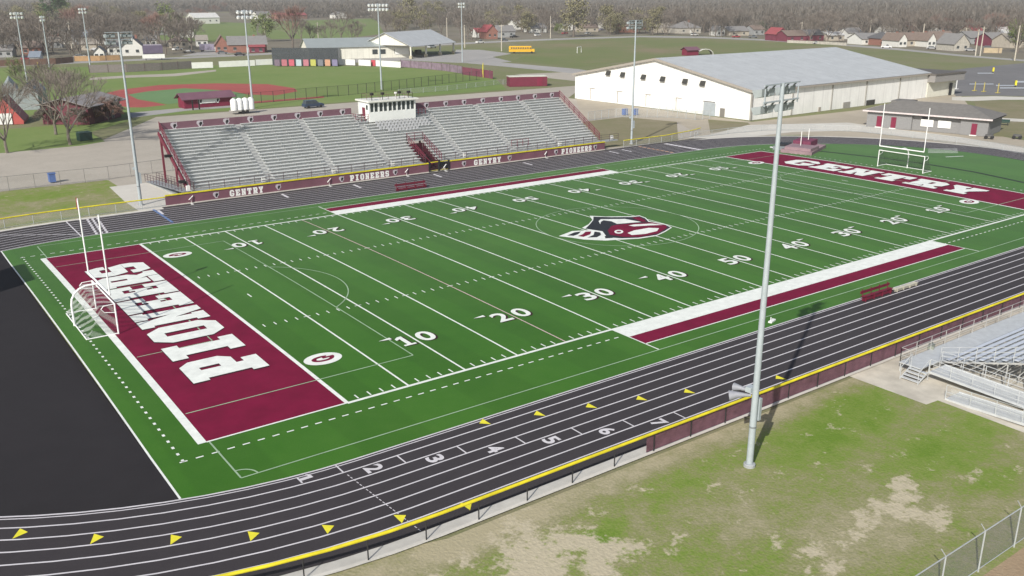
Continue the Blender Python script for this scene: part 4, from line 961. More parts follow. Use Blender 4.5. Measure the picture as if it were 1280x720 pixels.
m = MB(); railing(m, [(-2.35, 1.6, BZ+.03), (XL, 1.6, BZ+.03)], 1.05, 3, 1.9, .018); railing(m, [(-2.35, 1.6, BZ+.03), (-2.35, .9, BZ+.03)], 1.05, 2, 1, .018); m.build('walkway_railing', FRM, vb)
for k in range(4):
    m = MB(); m.box((-2.55-.28*k, .1, BZ-.09-.15*k), (.26, 1.3, .045)); m.build('stair_tread', AB, vb)
for yy in (-.55, .75):
    m = MB(); m.bar((-2.4, yy, BZ), (-3.6, yy, .0), .04, .1); m.bar((-2.4, yy, BZ+.9), (-3.6, yy, .85), .035); m.bar((-3.6, yy, -.05), (-3.6, yy, .87), .035); m.bar((-2.4, yy, BZ-.6), (-2.4, yy, BZ+.92), .035); m.build('stair_stringer', AB, vb)
def slope(mb, x0, x1, ya, za, yb, zb, th=.07):
    mb.poly([(x0, ya, za), (x0, yb, zb), (x1, yb, zb), (x1, ya, za)]); mb.poly([(x0, ya, za-th), (x1, ya, za-th), (x1, yb, zb-th), (x0, yb, zb-th)])
    for x in (x0, x1): mb.bar((x, ya, za-.03), (x, yb, zb-.03), .05, .16)
m = MB(); slope(m, -2.35, -.35, -.55, BZ+.01, -11, .34); m.build('upper_ramp', AB, vb)
m = MB(); slope(m, -4.3, -2.6, -2.9, .02, -11, .3); m.build('lower_ramp', AB, vb)
m = MB(); m.box((-2.4, -11.8, .3), (4.0, 1.6, .07)); m.build('ramp_landing', AB, vb)
m = MB(); railing(m, [(-.35, -.3, BZ), (-.35, -11, .35)], .95, 3, 1.5, .018); m.build('ramp_railing', AB, vb)
m = MB(); railing(m, [(-2.42, -.6, BZ), (-2.42, -11, .35)], .95, 3, 1.5, .018); m.build('ramp_railing', AB, vb)
m = MB(); railing(m, [(-4.3, -2.9, .05), (-4.3, -11, .3)], .95, 2, 1.7, .018); m.build('ramp_railing', AB, vb)
m = MB(); m.poly([(-4.3, -3.2, .1), (-4.3, -11, .3), (-4.3, -11, 1.0), (-4.3, -3.2, .85)]); m.build('ramp_screen', screen_mat('pale_screen', (.6, .62, .62), .2), vb)
m = MB(); m.poly([(-2.42, -.8, BZ), (-2.42, -11, .35), (-2.42, -11, 1.2), (-2.42, -.8, BZ+.85)]); m.build('ramp_screen', MATS['pale_screen'], vb)
o = thing('equipment_bag', 'small dark grey bag left on the silver walkway of the visitors bleachers', 'bag', tuple(at(1164, 434.5, BZ+.03)), .4)
m = MB(); m.box((0, 0, .1), (.8, .42, .2)); m.tube([(-.4, 0, .18), (0, 0, .22), (.4, 0, .18)], .12, 8); m.build('body', mat('bag_grey', (.24, .26, .22), .8), o)
m = MB(); m.tube([(-.2, 0, .28), (0, 0, .4), (.2, 0, .28)], .02, 6); m.build('handle', BLK, o)
# ---- chain-link fence bottom right
e0, e1 = at(1168, 705, 2.1), at(1257, 647.5, 2.1); dd = (e1-e0).normalized(); a = e0-dd*9; c = e1+dd*60
cl = fence('boundary_fence', 'galvanised chain link fence with angled barb arms in the bottom right corner', [(a.x, a.y), (c.x, c.y)], 2.1, GALV, screen_mat('link_near', (.36, .39, .40), .30, .3), 3.3, pr=.04, barb=True)
sheet('dirt_lane', [(a.x, a.y-.3), (c.x, c.y-.3), (c.x, c.y-30), (a.x, a.y-30)], -.030, ground_mat('brown_dirt', [(.35, (.27, .19, .12)), (.65, (.38, .30, .20))], (.1, .6, 4), dirt_thr=2), world=True)
# ---- chain-link fence by the service road
fence('chain_link_fence', 'grey chain link fence between the service road and the far lawn', [(-45, 90), (-6, 88.6), (5.9, 88.4), (16, 90.1)], 1.9, mat('dull_grey_steel', (.22, .22, .21), .6), screen_mat('thin_wire', (.35, .35, .34), .12), 3.2, pr=.035)
fence('chain_link_fence', 'grey chain link fence with lattice gate at the right end of the grandstand', [tuple(at(x, y)[:2]) for x, y in ((735, 151), (752, 148.5), (768, 146.5), (840, 147), (870, 150), (888, 148))], 1.8, GALV, MESHW, 2.2, pr=.05)

# scoreboard just beyond the left edge of the frame: its shadow lies on the black D
o = thing('scoreboard', 'big scoreboard behind the black D whose shadow falls by the left edge', 'scoreboard', (-25, 33.6, 0))
m = MB(); m.box((0, 3.3, 8.3), (.5, 6.6, 5.2)); m.build('display', mat('board_maroon', (.12, .02, .04), .6), o)
for q in (1.0, 5.6): m = MB(); m.box((0, q, 2.9), (.35, .35, 5.8)); m.build('post', BLKM, o)

# ================================================================== BUILDINGS AND TOWN
def local(o, A, B):
    """unit vectors of a front line A->B seen from the camera, n pointing away from it"""
    A = Vector((A[0], A[1])); B = Vector((B[0], B[1])); d = (B-A).normalized(); n = Vector((-d.y, d.x))
    if n.dot(Vector((A.x-CAM.x, A.y-CAM.y))) < 0: n = -n
    return d, n
def roofcol(nm, rgb): return mat(nm, rgb, .85, .14, 1.0)
def gable(name, label, cat, A, B, depth, eave, ridge, wallm, roofm, axis='front', over=.5, windows=(), doors=(), group=None, trim=W, open_=False, hip=False, base=0):
    """A-B is the wall line facing the camera; axis 'front': ridge parallel to A-B; 'side': ridge runs away from the camera"""
    d, n = local(None, A, B); L_ = (Vector((B[0], B[1]))-Vector((A[0], A[1]))).length
    rz = math.atan2(d.y, d.x); flip = 1 if Vector((-d.y, d.x)).dot(n) > 0 else -1
    o = thing(name, label, cat, (A[0], A[1], base), rz, group)
    D = depth*flip
    ys = sorted((0, D))
    if not open_:
        m = MB(); m.prism([(0, ys[0]), (L_, ys[0]), (L_, ys[1]), (0, ys[1])], 0, eave)
        if not hip:
            if axis == 'front':
                for x in (0, L_): m.poly([(x, 0, eave), (x, D, eave), (x, D/2, ridge-.05)])
            else:
                for y in (0, D): m.poly([(0, y, eave), (L_, y, eave), (L_/2, y, ridge-.05)])
        m.build('wall', wallm, o)
    m = MB(); e = over; sg = flip; th = .14
    sl_ = (ridge-eave)/(abs(D)/2 if axis == 'front' else L_/2); ez = eave-sl_*e
    if hip:
        h = min(abs(D), L_)/2; y0, y1 = -e*sg, D+e*sg; x0, x1 = -e, L_+e
        if L_ >= abs(D): r1, r2 = (h, D/2), (L_-h, D/2)
        else: r1, r2 = (L_/2, h*sg), (L_/2, D-h*sg)
        if L_ >= abs(D):
            F_ = [[(x0, y0), (x1, y0), r2, r1], [(x1, y1), (x0, y1), r1, r2], [(x0, y1), (x0, y0), r1], [(x1, y0), (x1, y1), r2]]
        else:
            F_ = [[(x0, y0), (x1, y0), r1], [(x1, y0), (x1, y1), r2, r1], [(x1, y1), (x0, y1), r2], [(x0, y1), (x0, y0), r1, r2]]
        for f in F_: m.poly([(x, y, ridge if (x, y) in (r1, r2) else eave) for x, y in f])
        m.poly([(x0, y0, eave-.02), (x0, y1, eave-.02), (x1, y1, eave-.02), (x1, y0, eave-.02)])
    elif axis == 'front':
        for a, b_ in ((-e*sg, D/2), (D+e*sg, D/2)):
            P = [(-e, a, ez), (L_+e, a, ez), (L_+e, b_, ridge), (-e, b_, ridge)]
            m.poly([(x, y, z+th) for x, y, z in P]); m.poly(P)
            m.poly([(-e, a, ez), (L_+e, a, ez), (L_+e, a, ez+th), (-e, a, ez+th)])
            for x in (-e, L_+e): m.poly([(x, a, ez), (x, b_, ridge), (x, b_, ridge+th), (x, a, ez+th)])
    else:
        for a, b_ in ((-e, L_/2), (L_+e, L_/2)):
            P = [(a, -e*sg, ez), (a, D+e*sg, ez), (b_, D+e*sg, ridge), (b_, -e*sg, ridge)]
            m.poly([(x, y, z+th) for x, y, z in P]); m.poly(P)
            m.poly([(a, -e*sg, ez), (a, D+e*sg, ez), (a, D+e*sg, ez+th), (a, -e*sg, ez+th)])
            for y in (-e*sg, D+e*sg): m.poly([(a, y, ez), (b_, y, ridge), (b_, y, ridge+th), (a, y, ez+th)])
    m.build('roof', roofm, o)
    for (x, z, w_, h_, mt) in windows:
        m = MB(); m.box((x, -.04*sg, z), (w_, .10, h_)); f = m.build('window', mt or GLASSD, o)
        m = MB(); m.box((x, -.07*sg, z-h_/2-.06), (w_+.2, .16, .1)); m.build('sill', trim, f)
    for (x, w_, h_, mt) in doors:
        m = MB(); m.box((x, -.05*sg, h_/2), (w_, .12, h_)); f = m.build('door', mt, o)
        m = MB(); m.box((x+w_*.35, -.13*sg, h_*.48), (.1, .06, .1)); m.build('handle', GALV, f)
    o['_sg'] = sg; o['_L'] = L_
    del o['_sg']; del o['_L']
    return o, sg, L_

# ---- the big white hall
HR = .035; HO = Vector((130.28, 75.9)); HL, HWd, HE, HRG = 70.5, 54.9, 5.95, 11.0
hx = Vector((math.cos(HR), math.sin(HR))); hy = Vector((-math.sin(HR), math.cos(HR)))
hall = thing('metal_hall', 'huge white metal hall with a pale grey gable roof to the right of the grandstand', 'hall', (HO.x, HO.y, 0), HR)
HW = panel_mat('hall_white', (.82, .82, .79), 3.6, 'x+y', .92)
m = MB(); m.prism([(0, 0), (HL, 0), (HL, HWd), (0, HWd)], 0, HE)
for x in (0, HL): m.poly([(x, 0, HE), (x, HWd, HE), (x, HWd/2, HRG)])
m.build('wall', HW, hall)
m = MB(); sl_ = (HRG-HE)/(HWd/2)
for a, b_ in ((-.6, HWd/2), (HWd+.6, HWd/2)):
    ez = HE-sl_*.6
    P = [(-.5, a, ez), (HL+.4, a, ez), (HL+.4, b_, HRG), (-.5, b_, HRG)]
    m.poly([(x, y, z+.35) for x, y, z in P]); m.poly(P)
m.build('roof', WROOF, hall)
m = MB()
for a, b_ in ((-.6, HWd/2), (HWd+.6, HWd/2)): m.bar((-.55, a, HE-sl_*.6+.1), (-.55, b_, HRG+.1), .15, .5)
m.bar((-.5, -.65, HE-sl_*.6+.1), (HL+.4, -.65, HE-sl_*.6+.1), .2, .35); m.build('roof_trim', TAN, hall)
def hall_pt(px, py, face):
    """where a pixel ray meets the gable wall (face 'g', local x=0) or the long wall (local y=0), in local coordinates"""
    d = fw+rt*(px-640)/F-up*(py-360)/F
    N_ = hx if face == 'g' else hy
    N3 = Vector((N_.x, N_.y, 0)); t_ = (Vector((HO.x, HO.y, 0))-CAM).dot(N3)/d.dot(N3); P = CAM+d*t_; q = Vector((P.x-HO.x, P.y-HO.y))
    return q.dot(hx), q.dot(hy), P.z
for px, py in ((761, 92), (779, 94), (805, 97), (829, 99.5), (857, 102.5), (879, 105)):
    _, y, z = hall_pt(px, py, 'g'); m = MB(); m.poly([(-.03, y-.75, z+.7), (-.03, y+.75, z+.7), (-.55, y+.75, z-.35), (-.55, y-.75, z-.35)][::-1]); m.build('wall_vent', mat('vent_dark', (.05, .05, .045), .6), hall)
def wallbox(pxa, pya, pxb, pyb, face, nm, mt, th=.14):
    a = hall_pt(pxa, pya, face); c = hall_pt(pxb, pyb, face); m = MB()
    if face == 'g': m.box((-.05, (a[1]+c[1])/2, (a[2]+c[2])/2), (th, abs(a[1]-c[1]), abs(a[2]-c[2])))
    else: m.box(((a[0]+c[0])/2, -.05, (a[2]+c[2])/2), (abs(a[0]-c[0]), th, abs(a[2]-c[2])))
    return m.build(nm, mt, hall)
rd = wallbox(880, 127.5, 893.5, 147.5, 'g', 'roll_up_door', mat('door_grey', (.36, .40, .42), .5, .08, 1))
wallbox(879.5, 126.3, 894, 127.6, 'g', 'door_lintel', BLKM, .3)
wallbox(900.5, 135, 905.3, 150, 'g', 'door', mat('door_brown', (.20, .19, .17), .6))
for px in (738.5, 772.5, 808, 846):
    y = hall_pt(px, 120, 'g')[1]; m = MB(); m.bar((-.12, y, .3), (-.12, y, 3.0), .08); m.bar((-.12, y, 3.0), (-.12, y-1.6, 3.0), .08); m.bar((-.12, y, 3.0), (-.9, y, 2.9), .06); m.build('canopy_frame', TAN, hall)
for px in (941.5,): 
    m = MB(); m.box((-.1, -.1, HE/2), (.35, .35, HE)); m.build('corner_downspout', mat('pipe_grey', (.30, .29, .265), .6), hall)
for px in (990, 1039, 1081, 1122):
    x = hall_pt(px, 125, 'l')[0]; m = MB(); m.box((x, -.12, HE/2), (.22, .2, HE)); m.build('downspout', mat('pipe_grey', (.45, .44, .40), .6) if False else MATS['pipe_grey'], hall)
wallbox(1054, 128, 1061, 141, 'l', 'door', MATS['pipe_grey'])
wallbox(1023, 134, 1024.6, 145, 'l', 'standpipe', TAN)
for px, py in ((1083, 125.5),): wallbox(px, py, px+9, py+10, 'l', 'window', MATS['vent_dark'])
_, y0_, z0_ = hall_pt(865, 140, 'g')
m = MB(); railing(m, [(-3, y0_-1, 0), (-3, y0_+9, 0)], 1.1, 2, 2, .03); m.build('yard_railing', GALV, hall)
# annex
m = MB(); m.prism([(HL+.1, -.2), (HL+13, -.8), (HL+13, 20), (HL+.1, 20)], 0, 3.9); m.build('annex_wall', CREAM2, hall)
m = MB(); m.prism([(HL-.2, -2.0), (HL+14, -2.4), (HL+14, 21), (HL-.2, 21)], 3.9, 5.6); m.build('annex_fascia', mat('annex_grey', (.27, .26, .25), .7), hall)
m = MB(); m.prism([(HL-.3, -2.2), (HL+14.2, -2.6), (HL+14.2, 21.2), (HL-.3, 21.2)], 5.6, 6.0); m.build('annex_roof', mat('dark_fascia', (.12, .11, .10), .7), hall)
m = MB(); m.box((HL+10.5, -.9, 1.6), (1.2, .2, 3)); m.build('annex_door', BLKM, hall)
m = MB(); m.box((22, HWd/2-22, 10.0-3.7), (1.0, 1.0, 1.4)); m.build('roof_vent', MATS['pipe_grey'], hall)

# ---- snack building
S0 = Vector((141.76, 56.24)); S1 = Vector((147.0, 34.6)); sd = (S1-S0).normalized(); SL = (S1-S0).length; sz = math.atan2(sd.y, sd.x)
sn = thing('snack_building', 'grey hip-roofed snack building with maroon doors and white shutters behind the far bend', 'building', (S0.x, S0.y, 0), sz)
# local x along the front, local -y faces away; front faces local -y?  (front normal points to the camera)
fy = 1 if Vector((-sd.y, sd.x)).dot(Vector((S0.x-CAM.x, S0.y-CAM.y))) > 0 else -1
def sy(v): return v*fy
m = MB()
for a, b_, c0 in ((0, 8.6, 0), (8.6, 17.4, .5), (17.4, SL, 0)):
    ys = sorted((sy(c0), sy(9.5))); m.prism([(a, ys[0]), (b_-.01, ys[0]), (b_-.01, ys[1]), (a, ys[1])], 0, 3.0)
m.build('wall', GREYW, sn)
m = MB(); e = .7; x0, x1, y0, y1 = -e, SL+e, sy(-e), sy(9.5+e); r1, r2 = (4.9, sy(4.7)), (SL-4.9, sy(4.7))
for f in ([(x0, y0), (x1, y0), r2, r1], [(x1, y1), (x0, y1), r1, r2], [(x0, y1), (x0, y0), r1], [(x1, y0), (x1, y1), r2]):
    m.poly([(x, y, 5.1 if (x, y) in (r1, r2) else 3.25) for x, y in f])
m.poly([(x0, y0, 3.0), (x0, y1, 3.0), (x1, y1, 3.0), (x1, y0, 3.0)]); m.build('roof', SHING, sn)
m = MB(); m.box((SL/2, sy(-e), 3.13), (SL+2*e, .12, .28)); m.box((-e, sy(4.7), 3.13), (.12, 9.5+2*e, .28)); m.build('fascia', mat('pinkish_trim', (.62, .55, .54), .6), sn)
m = MB(); m.prism([(2.8, sy(9)), (6.5, sy(9)), (6.5, sy(4.5)), (2.8, sy(4.5))] if fy > 0 else [(2.8, sy(4.5)), (6.5, sy(4.5)), (6.5, sy(9)), (2.8, sy(9))], 4.0, 4.9); m.build('roof_dormer', SHING, sn)
for px, c0 in ((1099, 0), (1117, 0), (1219, 0)):
    P = None
    d = fw+rt*(px-640)/F-up*(152-360)/F; N3 = Vector((-sd.y, sd.x, 0)); t_ = (Vector((S0.x, S0.y, 0))-CAM).dot(N3)/d.dot(N3); P = CAM+d*t_
    x = (Vector((P.x, P.y))-S0).dot(sd); m = MB(); m.box((x, sy(-.05), 1.15), (.95, .12, 2.1)); f = m.build('door', MARP, sn)
    m = MB(); m.box((x, sy(-.25), .08), (1.2, .5, .14)); m.build('doorstep', W, f)
for px in (1159, 1181):
    d = fw+rt*(px-640)/F-up*(152-360)/F; t_ = (Vector((S0.x, S0.y, 0))-CAM).dot(N3)/d.dot(N3); P = CAM+d*t_
    x = (Vector((P.x, P.y))-S0).dot(sd); m = MB(); m.box((x-.1, sy(.42), 1.55), (2.3, .2, 1.35)); m.build('shutter', W, sn)
m = MB(); m.box((SL/2-.3, sy(.4), 2.5), (.9, .4, .3)); m.build('menu_light', BLKM, sn)

# ---- long cream building and open pavilion beyond left-centre field
A, B = at(386, 75), at(512, 71.5)
lb, sg, L_ = gable('field_house', 'long cream metal building with pale green-grey roof beyond the outfield banners', 'building', A, B, 15, 4.9, 8.0, CREAM, mat('green_grey_roof', (.33, .37, .37), .5, .06, .3, metal=.2),
   windows=[(L_*0 + k, 2.4, 1.8, 1.8, None) for k in ()], over=.6)
for t_, w_ in ((.55, 2.2), (.63, 2.2), (.76, 1.2)):
    m = MB(); m.box((L_*t_ if False else L_*(t_+.10), -.06*sg, 2.6), (w_, .12, 1.9)); m.build('window', GLASSD, lb)
m = MB(); m.box((L_*.15, -.5*sg, 2.3), (L_*.29, .9, 4.6)); m.build('dark_porch', mat('porch_grey', (.14, .15, .155), .7), lb)
for k in range(2): m = MB(); m.box((L_*(.08+.13*k), -1.02*sg, 1.7), (2.6, .12, 3.2)); m.build('porch_opening', BLKM, lb)
for k in range(6): m = MB(); m.box((-.06, (1.5+k*2.4)*sg, 1.8), (.12, 1.0, 2.4)); m.build('end_window', GLASSD, lb)
m = MB(); m.box((L_*.92, -.1*sg, 2.6), (6, .15, 2.6)); m.build('white_panel', W, lb)
A, B = at(514, 73.5), at(567, 67)
pv, sg, L_ = gable('pavilion', 'open-sided pavilion with a big pale grey gable roof beside the long cream building', 'pavilion', A, B, 24, 5.2, 10.2, CREAM, WROOF, over=1.0, open_=True)
for x in [L_*k/3 for k in range(4)]:
    for y in (0, 24*sg): m = MB(); m.box((x, y, 2.6), (.6, .6, 5.2)); f = m.build('post', CREAM2, pv); m = MB(); m.box((x, y, .6), (1.2, 1.2, 1.2)); m.build('post_base', mat('tan_stone', (.45, .41, .30), .8) if 'tan_stone' not in MATS else MATS['tan_stone'], f)
m = MB(); m.poly([(0, 0, 5.2), (0, 24*sg, 5.2), (0, 12*sg, 10.1)]); m.build('gable_end', CREAM, pv); m = MB(); m.poly([(L_, 0, 5.2), (L_, 24*sg, 5.2), (L_, 12*sg, 10.1)]); m.build('gable_end', CREAM, pv)
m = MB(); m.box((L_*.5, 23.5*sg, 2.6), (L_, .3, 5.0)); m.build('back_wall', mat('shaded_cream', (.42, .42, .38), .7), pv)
for k in range(4): m = MB(); m.box((L_*(.2+.2*k), 14*sg, .9), (3, 2, 1.8)); m.build('picnic_stack', MATS['vent_dark'], pv)

# ---- ballpark buildings
A, B = at(231, 136), at(291, 131.5)
dg, sg, L_ = gable('dugout', 'maroon baseball dugout with a purple-grey roof and a white sign on its back wall', 'dugout', A, B, 4.2, 2.3, 3.3, MARP, mat('purple_grey_roof', (.17, .085, .115), .6, .1, .5), over=.7)
m = MB(); m.box((L_*.5, -.12*sg, 1.5), (3.2, .08, 1.1)); m.build('sign', W, dg)
for t_ in (.3, .7): m = MB(); emblem(m, L_*t_, 0, 0, 1.3); 
for t_ in (.33, .68):
    m = MB(); s_ = sg; emblem(m, L_*t_, -.1*sg, 1.5, 1.3); m.build('emblem', [W, BLK], dg)
for t_ in (.07, .2): m = MB(); m.bar((L_*t_, -3.2*sg, 0), (L_*t_, -3.2*sg, 2.2), .25); m.build('screen_post', BLK, dg)
A, B = at(112, 156), at(152, 146)
sh, sg, L_ = gable('equipment_shed', 'dark red shed with a worn grey roof behind the bare trees at left', 'shed', A, B, 10, 3.9, 5.2, mat('shed_red', (.13, .035, .05), .7, .15, .8), roofcol('worn_grey_roof', (.25, .235, .235)), over=1.2)
m = MB(); m.box((L_*.72, -.08*sg, 1.9), (1.0, .2, 3.4)); m.build('white_post', MATS['pipe_grey'], sh); m = MB(); m.box((L_*.3, -.08*sg, 2), (3.4, .15, 3.6)); m.build('door', MATS['dark_maroon'], sh)
A, B = at(68, 150), at(104, 151.5)
gable('equipment_shed', 'low maroon outbuilding half hidden by bare trees, left of the red shed', 'shed', A, B, 5, 1.9, 2.6, MATS['shed_red'], roofcol('rust_roof', (.16, .09, .08)), over=.4)
def tent(px0, px1, py, h, label, mt, rdg):
    A, B = at(px0, py), at(px1, py-1)
    o, sg, L_ = gable('batting_cage', label, 'batting cage', A, B, 16, h, h+rdg, mt, mt, axis='side', over=.1, group='batting cages at far left')
    return o
NETG = screen_mat('grey_netting', (.34, .38, .39), .8)
tent(6, 26, 134, 3.6, 'grey netted batting cage at the far left, the one farther left', NETG, 2.4)
tent(24, 50, 138, 3.4, 'grey netted batting cage just right of the leftmost one', NETG, 2.4)
A, B = at(-14, 157), at(30, 155)
o, sg, L_ = gable('canopy_tent', 'bright red and white peaked canopy behind the leftmost bare tree', 'canopy', A, B, 9, .6, 5.2, mat('tarp_red', (.45, .10, .09), .6, .1, .6), MATS['tarp_red'], axis='side', over=.1)
m = MB(); m.box((L_*.45, -.15*sg, 1.2), (3, .1, 2.2)); m.build('white_panel', W, o)
o = thing('utility_trailer', 'small white trailer parked below the red shed among bare branches', 'trailer', tuple(at(110.5, 147.5)), .25)
m = MB(); m.box((0, 0, 1.3), (3.4, 1.9, 1.9)); m.build('body', W, o)
for q in (-.8, .8): m = MB(); m.tube([(q, -1.0, .4), (q, 1.0, .4)], .35, 10); m.build('wheel', BLK, o)
# tank trailer
o = thing('tank_trailer', 'trailer carrying four upright white tanks behind the left part of the grandstand', 'trailer', tuple(at(304, 141.5)), .05)
m = MB(); m.box((0, 0, .65), (5.6, 2.2, .25)); m.build('flatbed', MATS['pipe_grey'], o)
for k in range(4):
    m = MB(); r_ = .74; m.tube([(-2.0+k*1.33, 0, .8), (-2.0+k*1.33, 0, 2.9), (-2.0+k*1.33, 0, 3.25), (-2.0+k*1.33, 0, 3.4)], [r_, r_, r_*.7, r_*.25], 14); m.build('tank', mat('tank_white', (.80, .81, .79), .45) if k == 0 else MATS['tank_white'], o, smooth=True)
for q in (-.4, .6): m = MB(); m.tube([(q, -1.1, .42), (q, 1.1, .42)], .42, 12); m.build('wheel', BLK, o)

# ---- vehicles
def car(px, py, rz, colr, label, kind='sedan', L_=4.6, name='parked_car', cat='car', group=None):
    p = at(px, py); o = thing(name, label, cat, (p.x, p.y, 0), rz, group)
    cm = MATS.get('paint_%s' % colr) or mat('paint_%s' % colr, {'navy': (.03, .05, .09), 'white': (.72, .72, .70), 'black': (.02, .02, .022), 'red': (.30, .03, .04), 'silver': (.40, .41, .42), 'yellow': (.75, .42, .02), 'purple': (.24, .22, .30), 'grey': (.15, .16, .17)}[colr], .3, .05, 2, spec=.5)
    if kind == 'bus':
        m = MB(); m.box((-.6, 0, 1.85), (L_-1.4, 2.5, 2.3)); m.box((L_/2-.6, 0, 1.3), (1.4, 2.2, 1.2)); m.box((-.6, 0, 3.05), (L_-1.7, 2.2, .2)); m.build('body', cm, o)
        for q in (-1, 1):
            for k in range(9): m = MB(); m.box((-L_/2+1.3+k*1.05, q*1.26, 2.3), (.8, .05, .6)); m.build('window', GLASSD, o)
        m = MB(); m.box((-.6, 0, 1.55), (L_-1.38, 2.54, .12)); m.build('stripe', BLK, o); ws = (-L_/2+2.4, L_/2-1.2); wr = .5; hw = 1.1
    elif kind == 'truck':
        m = MB(); m.box((-.8, 0, 2.1), (L_-2.2, 2.4, 2.7)); m.build('cargo_box', cm, o); m = MB(); m.box((L_/2-.7, 0, 1.35), (2, 2.1, 1.7)); m.build('cab', W, o)
        m = MB(); m.box((L_/2-.5, 0, 1.8), (1.7, 2.14, .6)); m.build('window', GLASSD, o); ws = (-L_/2+1.2, L_/2-.9); wr = .45; hw = 1.05
    else:
        hgt = 1.75 if kind in ('suv', 'pickup') else 1.4
        m = MB(); h1 = hgt*.58
        prof = [(-L_/2, .35), (L_/2, .35), (L_/2, h1*.8), (L_/2-.5, h1), (-L_/2+.1, h1), (-L_/2, h1*.9)]
        for s_ in (-.9, .9): m.poly([(x, s_, z) for x, z in prof])
        for a, b_ in zip(prof, prof[1:]+prof[:1]): m.poly([(a[0], -.9, a[1]), (b_[0], -.9, b_[1]), (b_[0], .9, b_[1]), (a[0], .9, a[1])])
        m.build('body', cm, o)
        x0, x1 = (-L_/2+.15, L_/2-1.25) if kind == 'suv' else ((-.3, L_/2-1.3) if kind == 'pickup' else (-L_/2+.7, L_/2-1.3))
        m = MB(); i = 0
        m.v += [(x0, -.86, h1), (x1, -.86, h1), (x1, .86, h1), (x0, .86, h1), (x0+.25, -.68, hgt), (x1-.65, -.68, hgt), (x1-.65, .68, hgt), (x0+.25, .68, hgt)]
        for q in ((0, 1, 5, 4), (1, 2, 6, 5), (2, 3, 7, 6), (3, 0, 4, 7)): m.f.append(q); m.m.append(0)
        m.build('window', GLASSD, o)
        m = MB(); m.box(((x0+x1)/2-.2, 0, hgt+.02), (x1-x0-.9, 1.36, .05)); m.build('roof', cm, o); ws = (-L_/2+.85, L_/2-.85); wr = .34; hw = .82
    for x in ws:
        for s_ in (-1, 1): m = MB(); m.tube([(x, s_*(hw-.1), wr), (x, s_*(hw+.1), wr)], wr, 12); m.build('wheel', BLK, o)
    return o
car(391.5, 134.5, .06, 'navy', 'dark blue SUV parked on the gravel behind the grandstand', 'suv', 4.9)
car(652, 66.5, -.68, 'yellow', 'yellow school bus on the drive beyond the open pavilion', 'bus', 11.5, 'school_bus', 'bus')
car(642, 47, .2, 'black', 'dark pickup truck on the far street left of the yellow bus', 'pickup', 5.4)
car(262, 64.5, -.6, 'purple', 'box truck with a lilac cargo box on the street beyond left field', 'truck', 9, 'box_truck', 'truck')
car(236, 66.3, -.6, 'black', 'dark car on the street beyond the scoreboard', 'sedan', 4.8)
car(278, 67.3, -.3, 'grey', 'grey car in front of the brick house beyond the white banner', 'sedan', 4.8)
car(1143, 57, -1.2, 'white', 'white car in front of the white gabled house at upper right', 'sedan', 5.0)
car(1181, 61, -1.2, 'black', 'black pickup at the roadside left of the stone-fronted house', 'pickup', 5.6)
car(1207, 62.5, -1.2, 'black', 'black pickup at the roadside right of the stone-fronted house', 'pickup', 5.6)
car(752, 38, .2, 'purple', 'dark purple car on the far street above the small soccer goal', 'sedan', 5)
car(808, 37, .2, 'red', 'dark red car on the far street right of the right-hand stadium pole', 'sedan', 5)
car(941, 47.5, -.5, 'grey', 'grey pickup by the street above the hall roof', 'pickup', 5.4)
car(120, 63.5, -.6, 'silver', 'silver car in front of the tan house behind left field', 'sedan', 4.8)
car(1213, 64, -1.2, 'silver', 'silver car beside the tan board fence', 'sedan', 4.8)

for i, (px, py, rz, c, w_) in enumerate(((100, 72, .1, 'white', 'white car behind the orange-brown fence'), (35, 75, .1, 'red', 'dark red car behind the brown board fence'), (222, 63, .4, 'white', 'white car left of the dark one beyond the scoreboard'), (300, 69.5, -.2, 'black', 'black car on the street before the long brick house'),
   (540, 60, .3, 'silver', 'silver car on the road behind the pavilion roof'), (600, 54, .1, 'white', 'white car in front of the maroon-roofed house'), (630, 51, .1, 'grey', 'grey car beside the grey house above the bus'), (672, 45, .2, 'white', 'white car in front of the garage house'),
   (706, 42.5, .2, 'red', 'dark red car in front of the pale house above the small goal'), (735, 42.5, .2, 'silver', 'silver car before the low tan house'), (868, 44.5, -.2, 'white', 'white car before the large grey hip-roofed house'), (920, 47, -.4, 'red', 'dark red car before the long low grey-roofed house'),
   (1022, 55, -.9, 'silver', 'silver car near the stone garden wall'), (1070, 54, -1.0, 'black', 'black car before the house with columns'), (1108, 60, -1.1, 'white', 'white car before the brick house with the dark roof'), (1165, 61.5, -1.2, 'silver', 'silver car before the second white gable'), (1236, 62, -1.2, 'grey', 'grey car behind the tan board fence'))):
    car(px, py, rz, c, w_, ('sedan', 'suv', 'pickup')[i % 3], 4.9)
# ---- containers, signs
A, B = at(637, 108.5), at(684, 107.5)
d_, n_ = local(None, A, B); cn = thing('storage_container', 'maroon storage container with a pale roof beyond the right end of the grandstand', 'container', (A.x, A.y, 0), math.atan2(d_.y, d_.x)); L_ = (B-A).length; sg = 1 if Vector((-d_.y, d_.x)).dot(n_) > 0 else -1
m = MB(); m.box((L_/2, 2.2*sg, 1.35), (L_, 4.4, 2.7)); m.build('body', mat('container_maroon', (.16, .025, .05), .6, .1, .6), cn)
m = MB(); m.box((L_/2, 2.2*sg, 2.76), (L_+.2, 4.6, .1)); m.build('roof', CREAM2, cn)
m = MB(); m.box((L_*.8, -.03*sg, 1.3), (1.6, .06, 2.4)); m.build('door', MARP, cn)
p = at(192.5, 75); sb = thing('scoreboard', 'purple scoreboard above a white panel beyond the outfield fence', 'scoreboard', (p.x, p.y, 0), math.atan2(CAM.y-p.y, CAM.x-p.x)+math.pi/2)
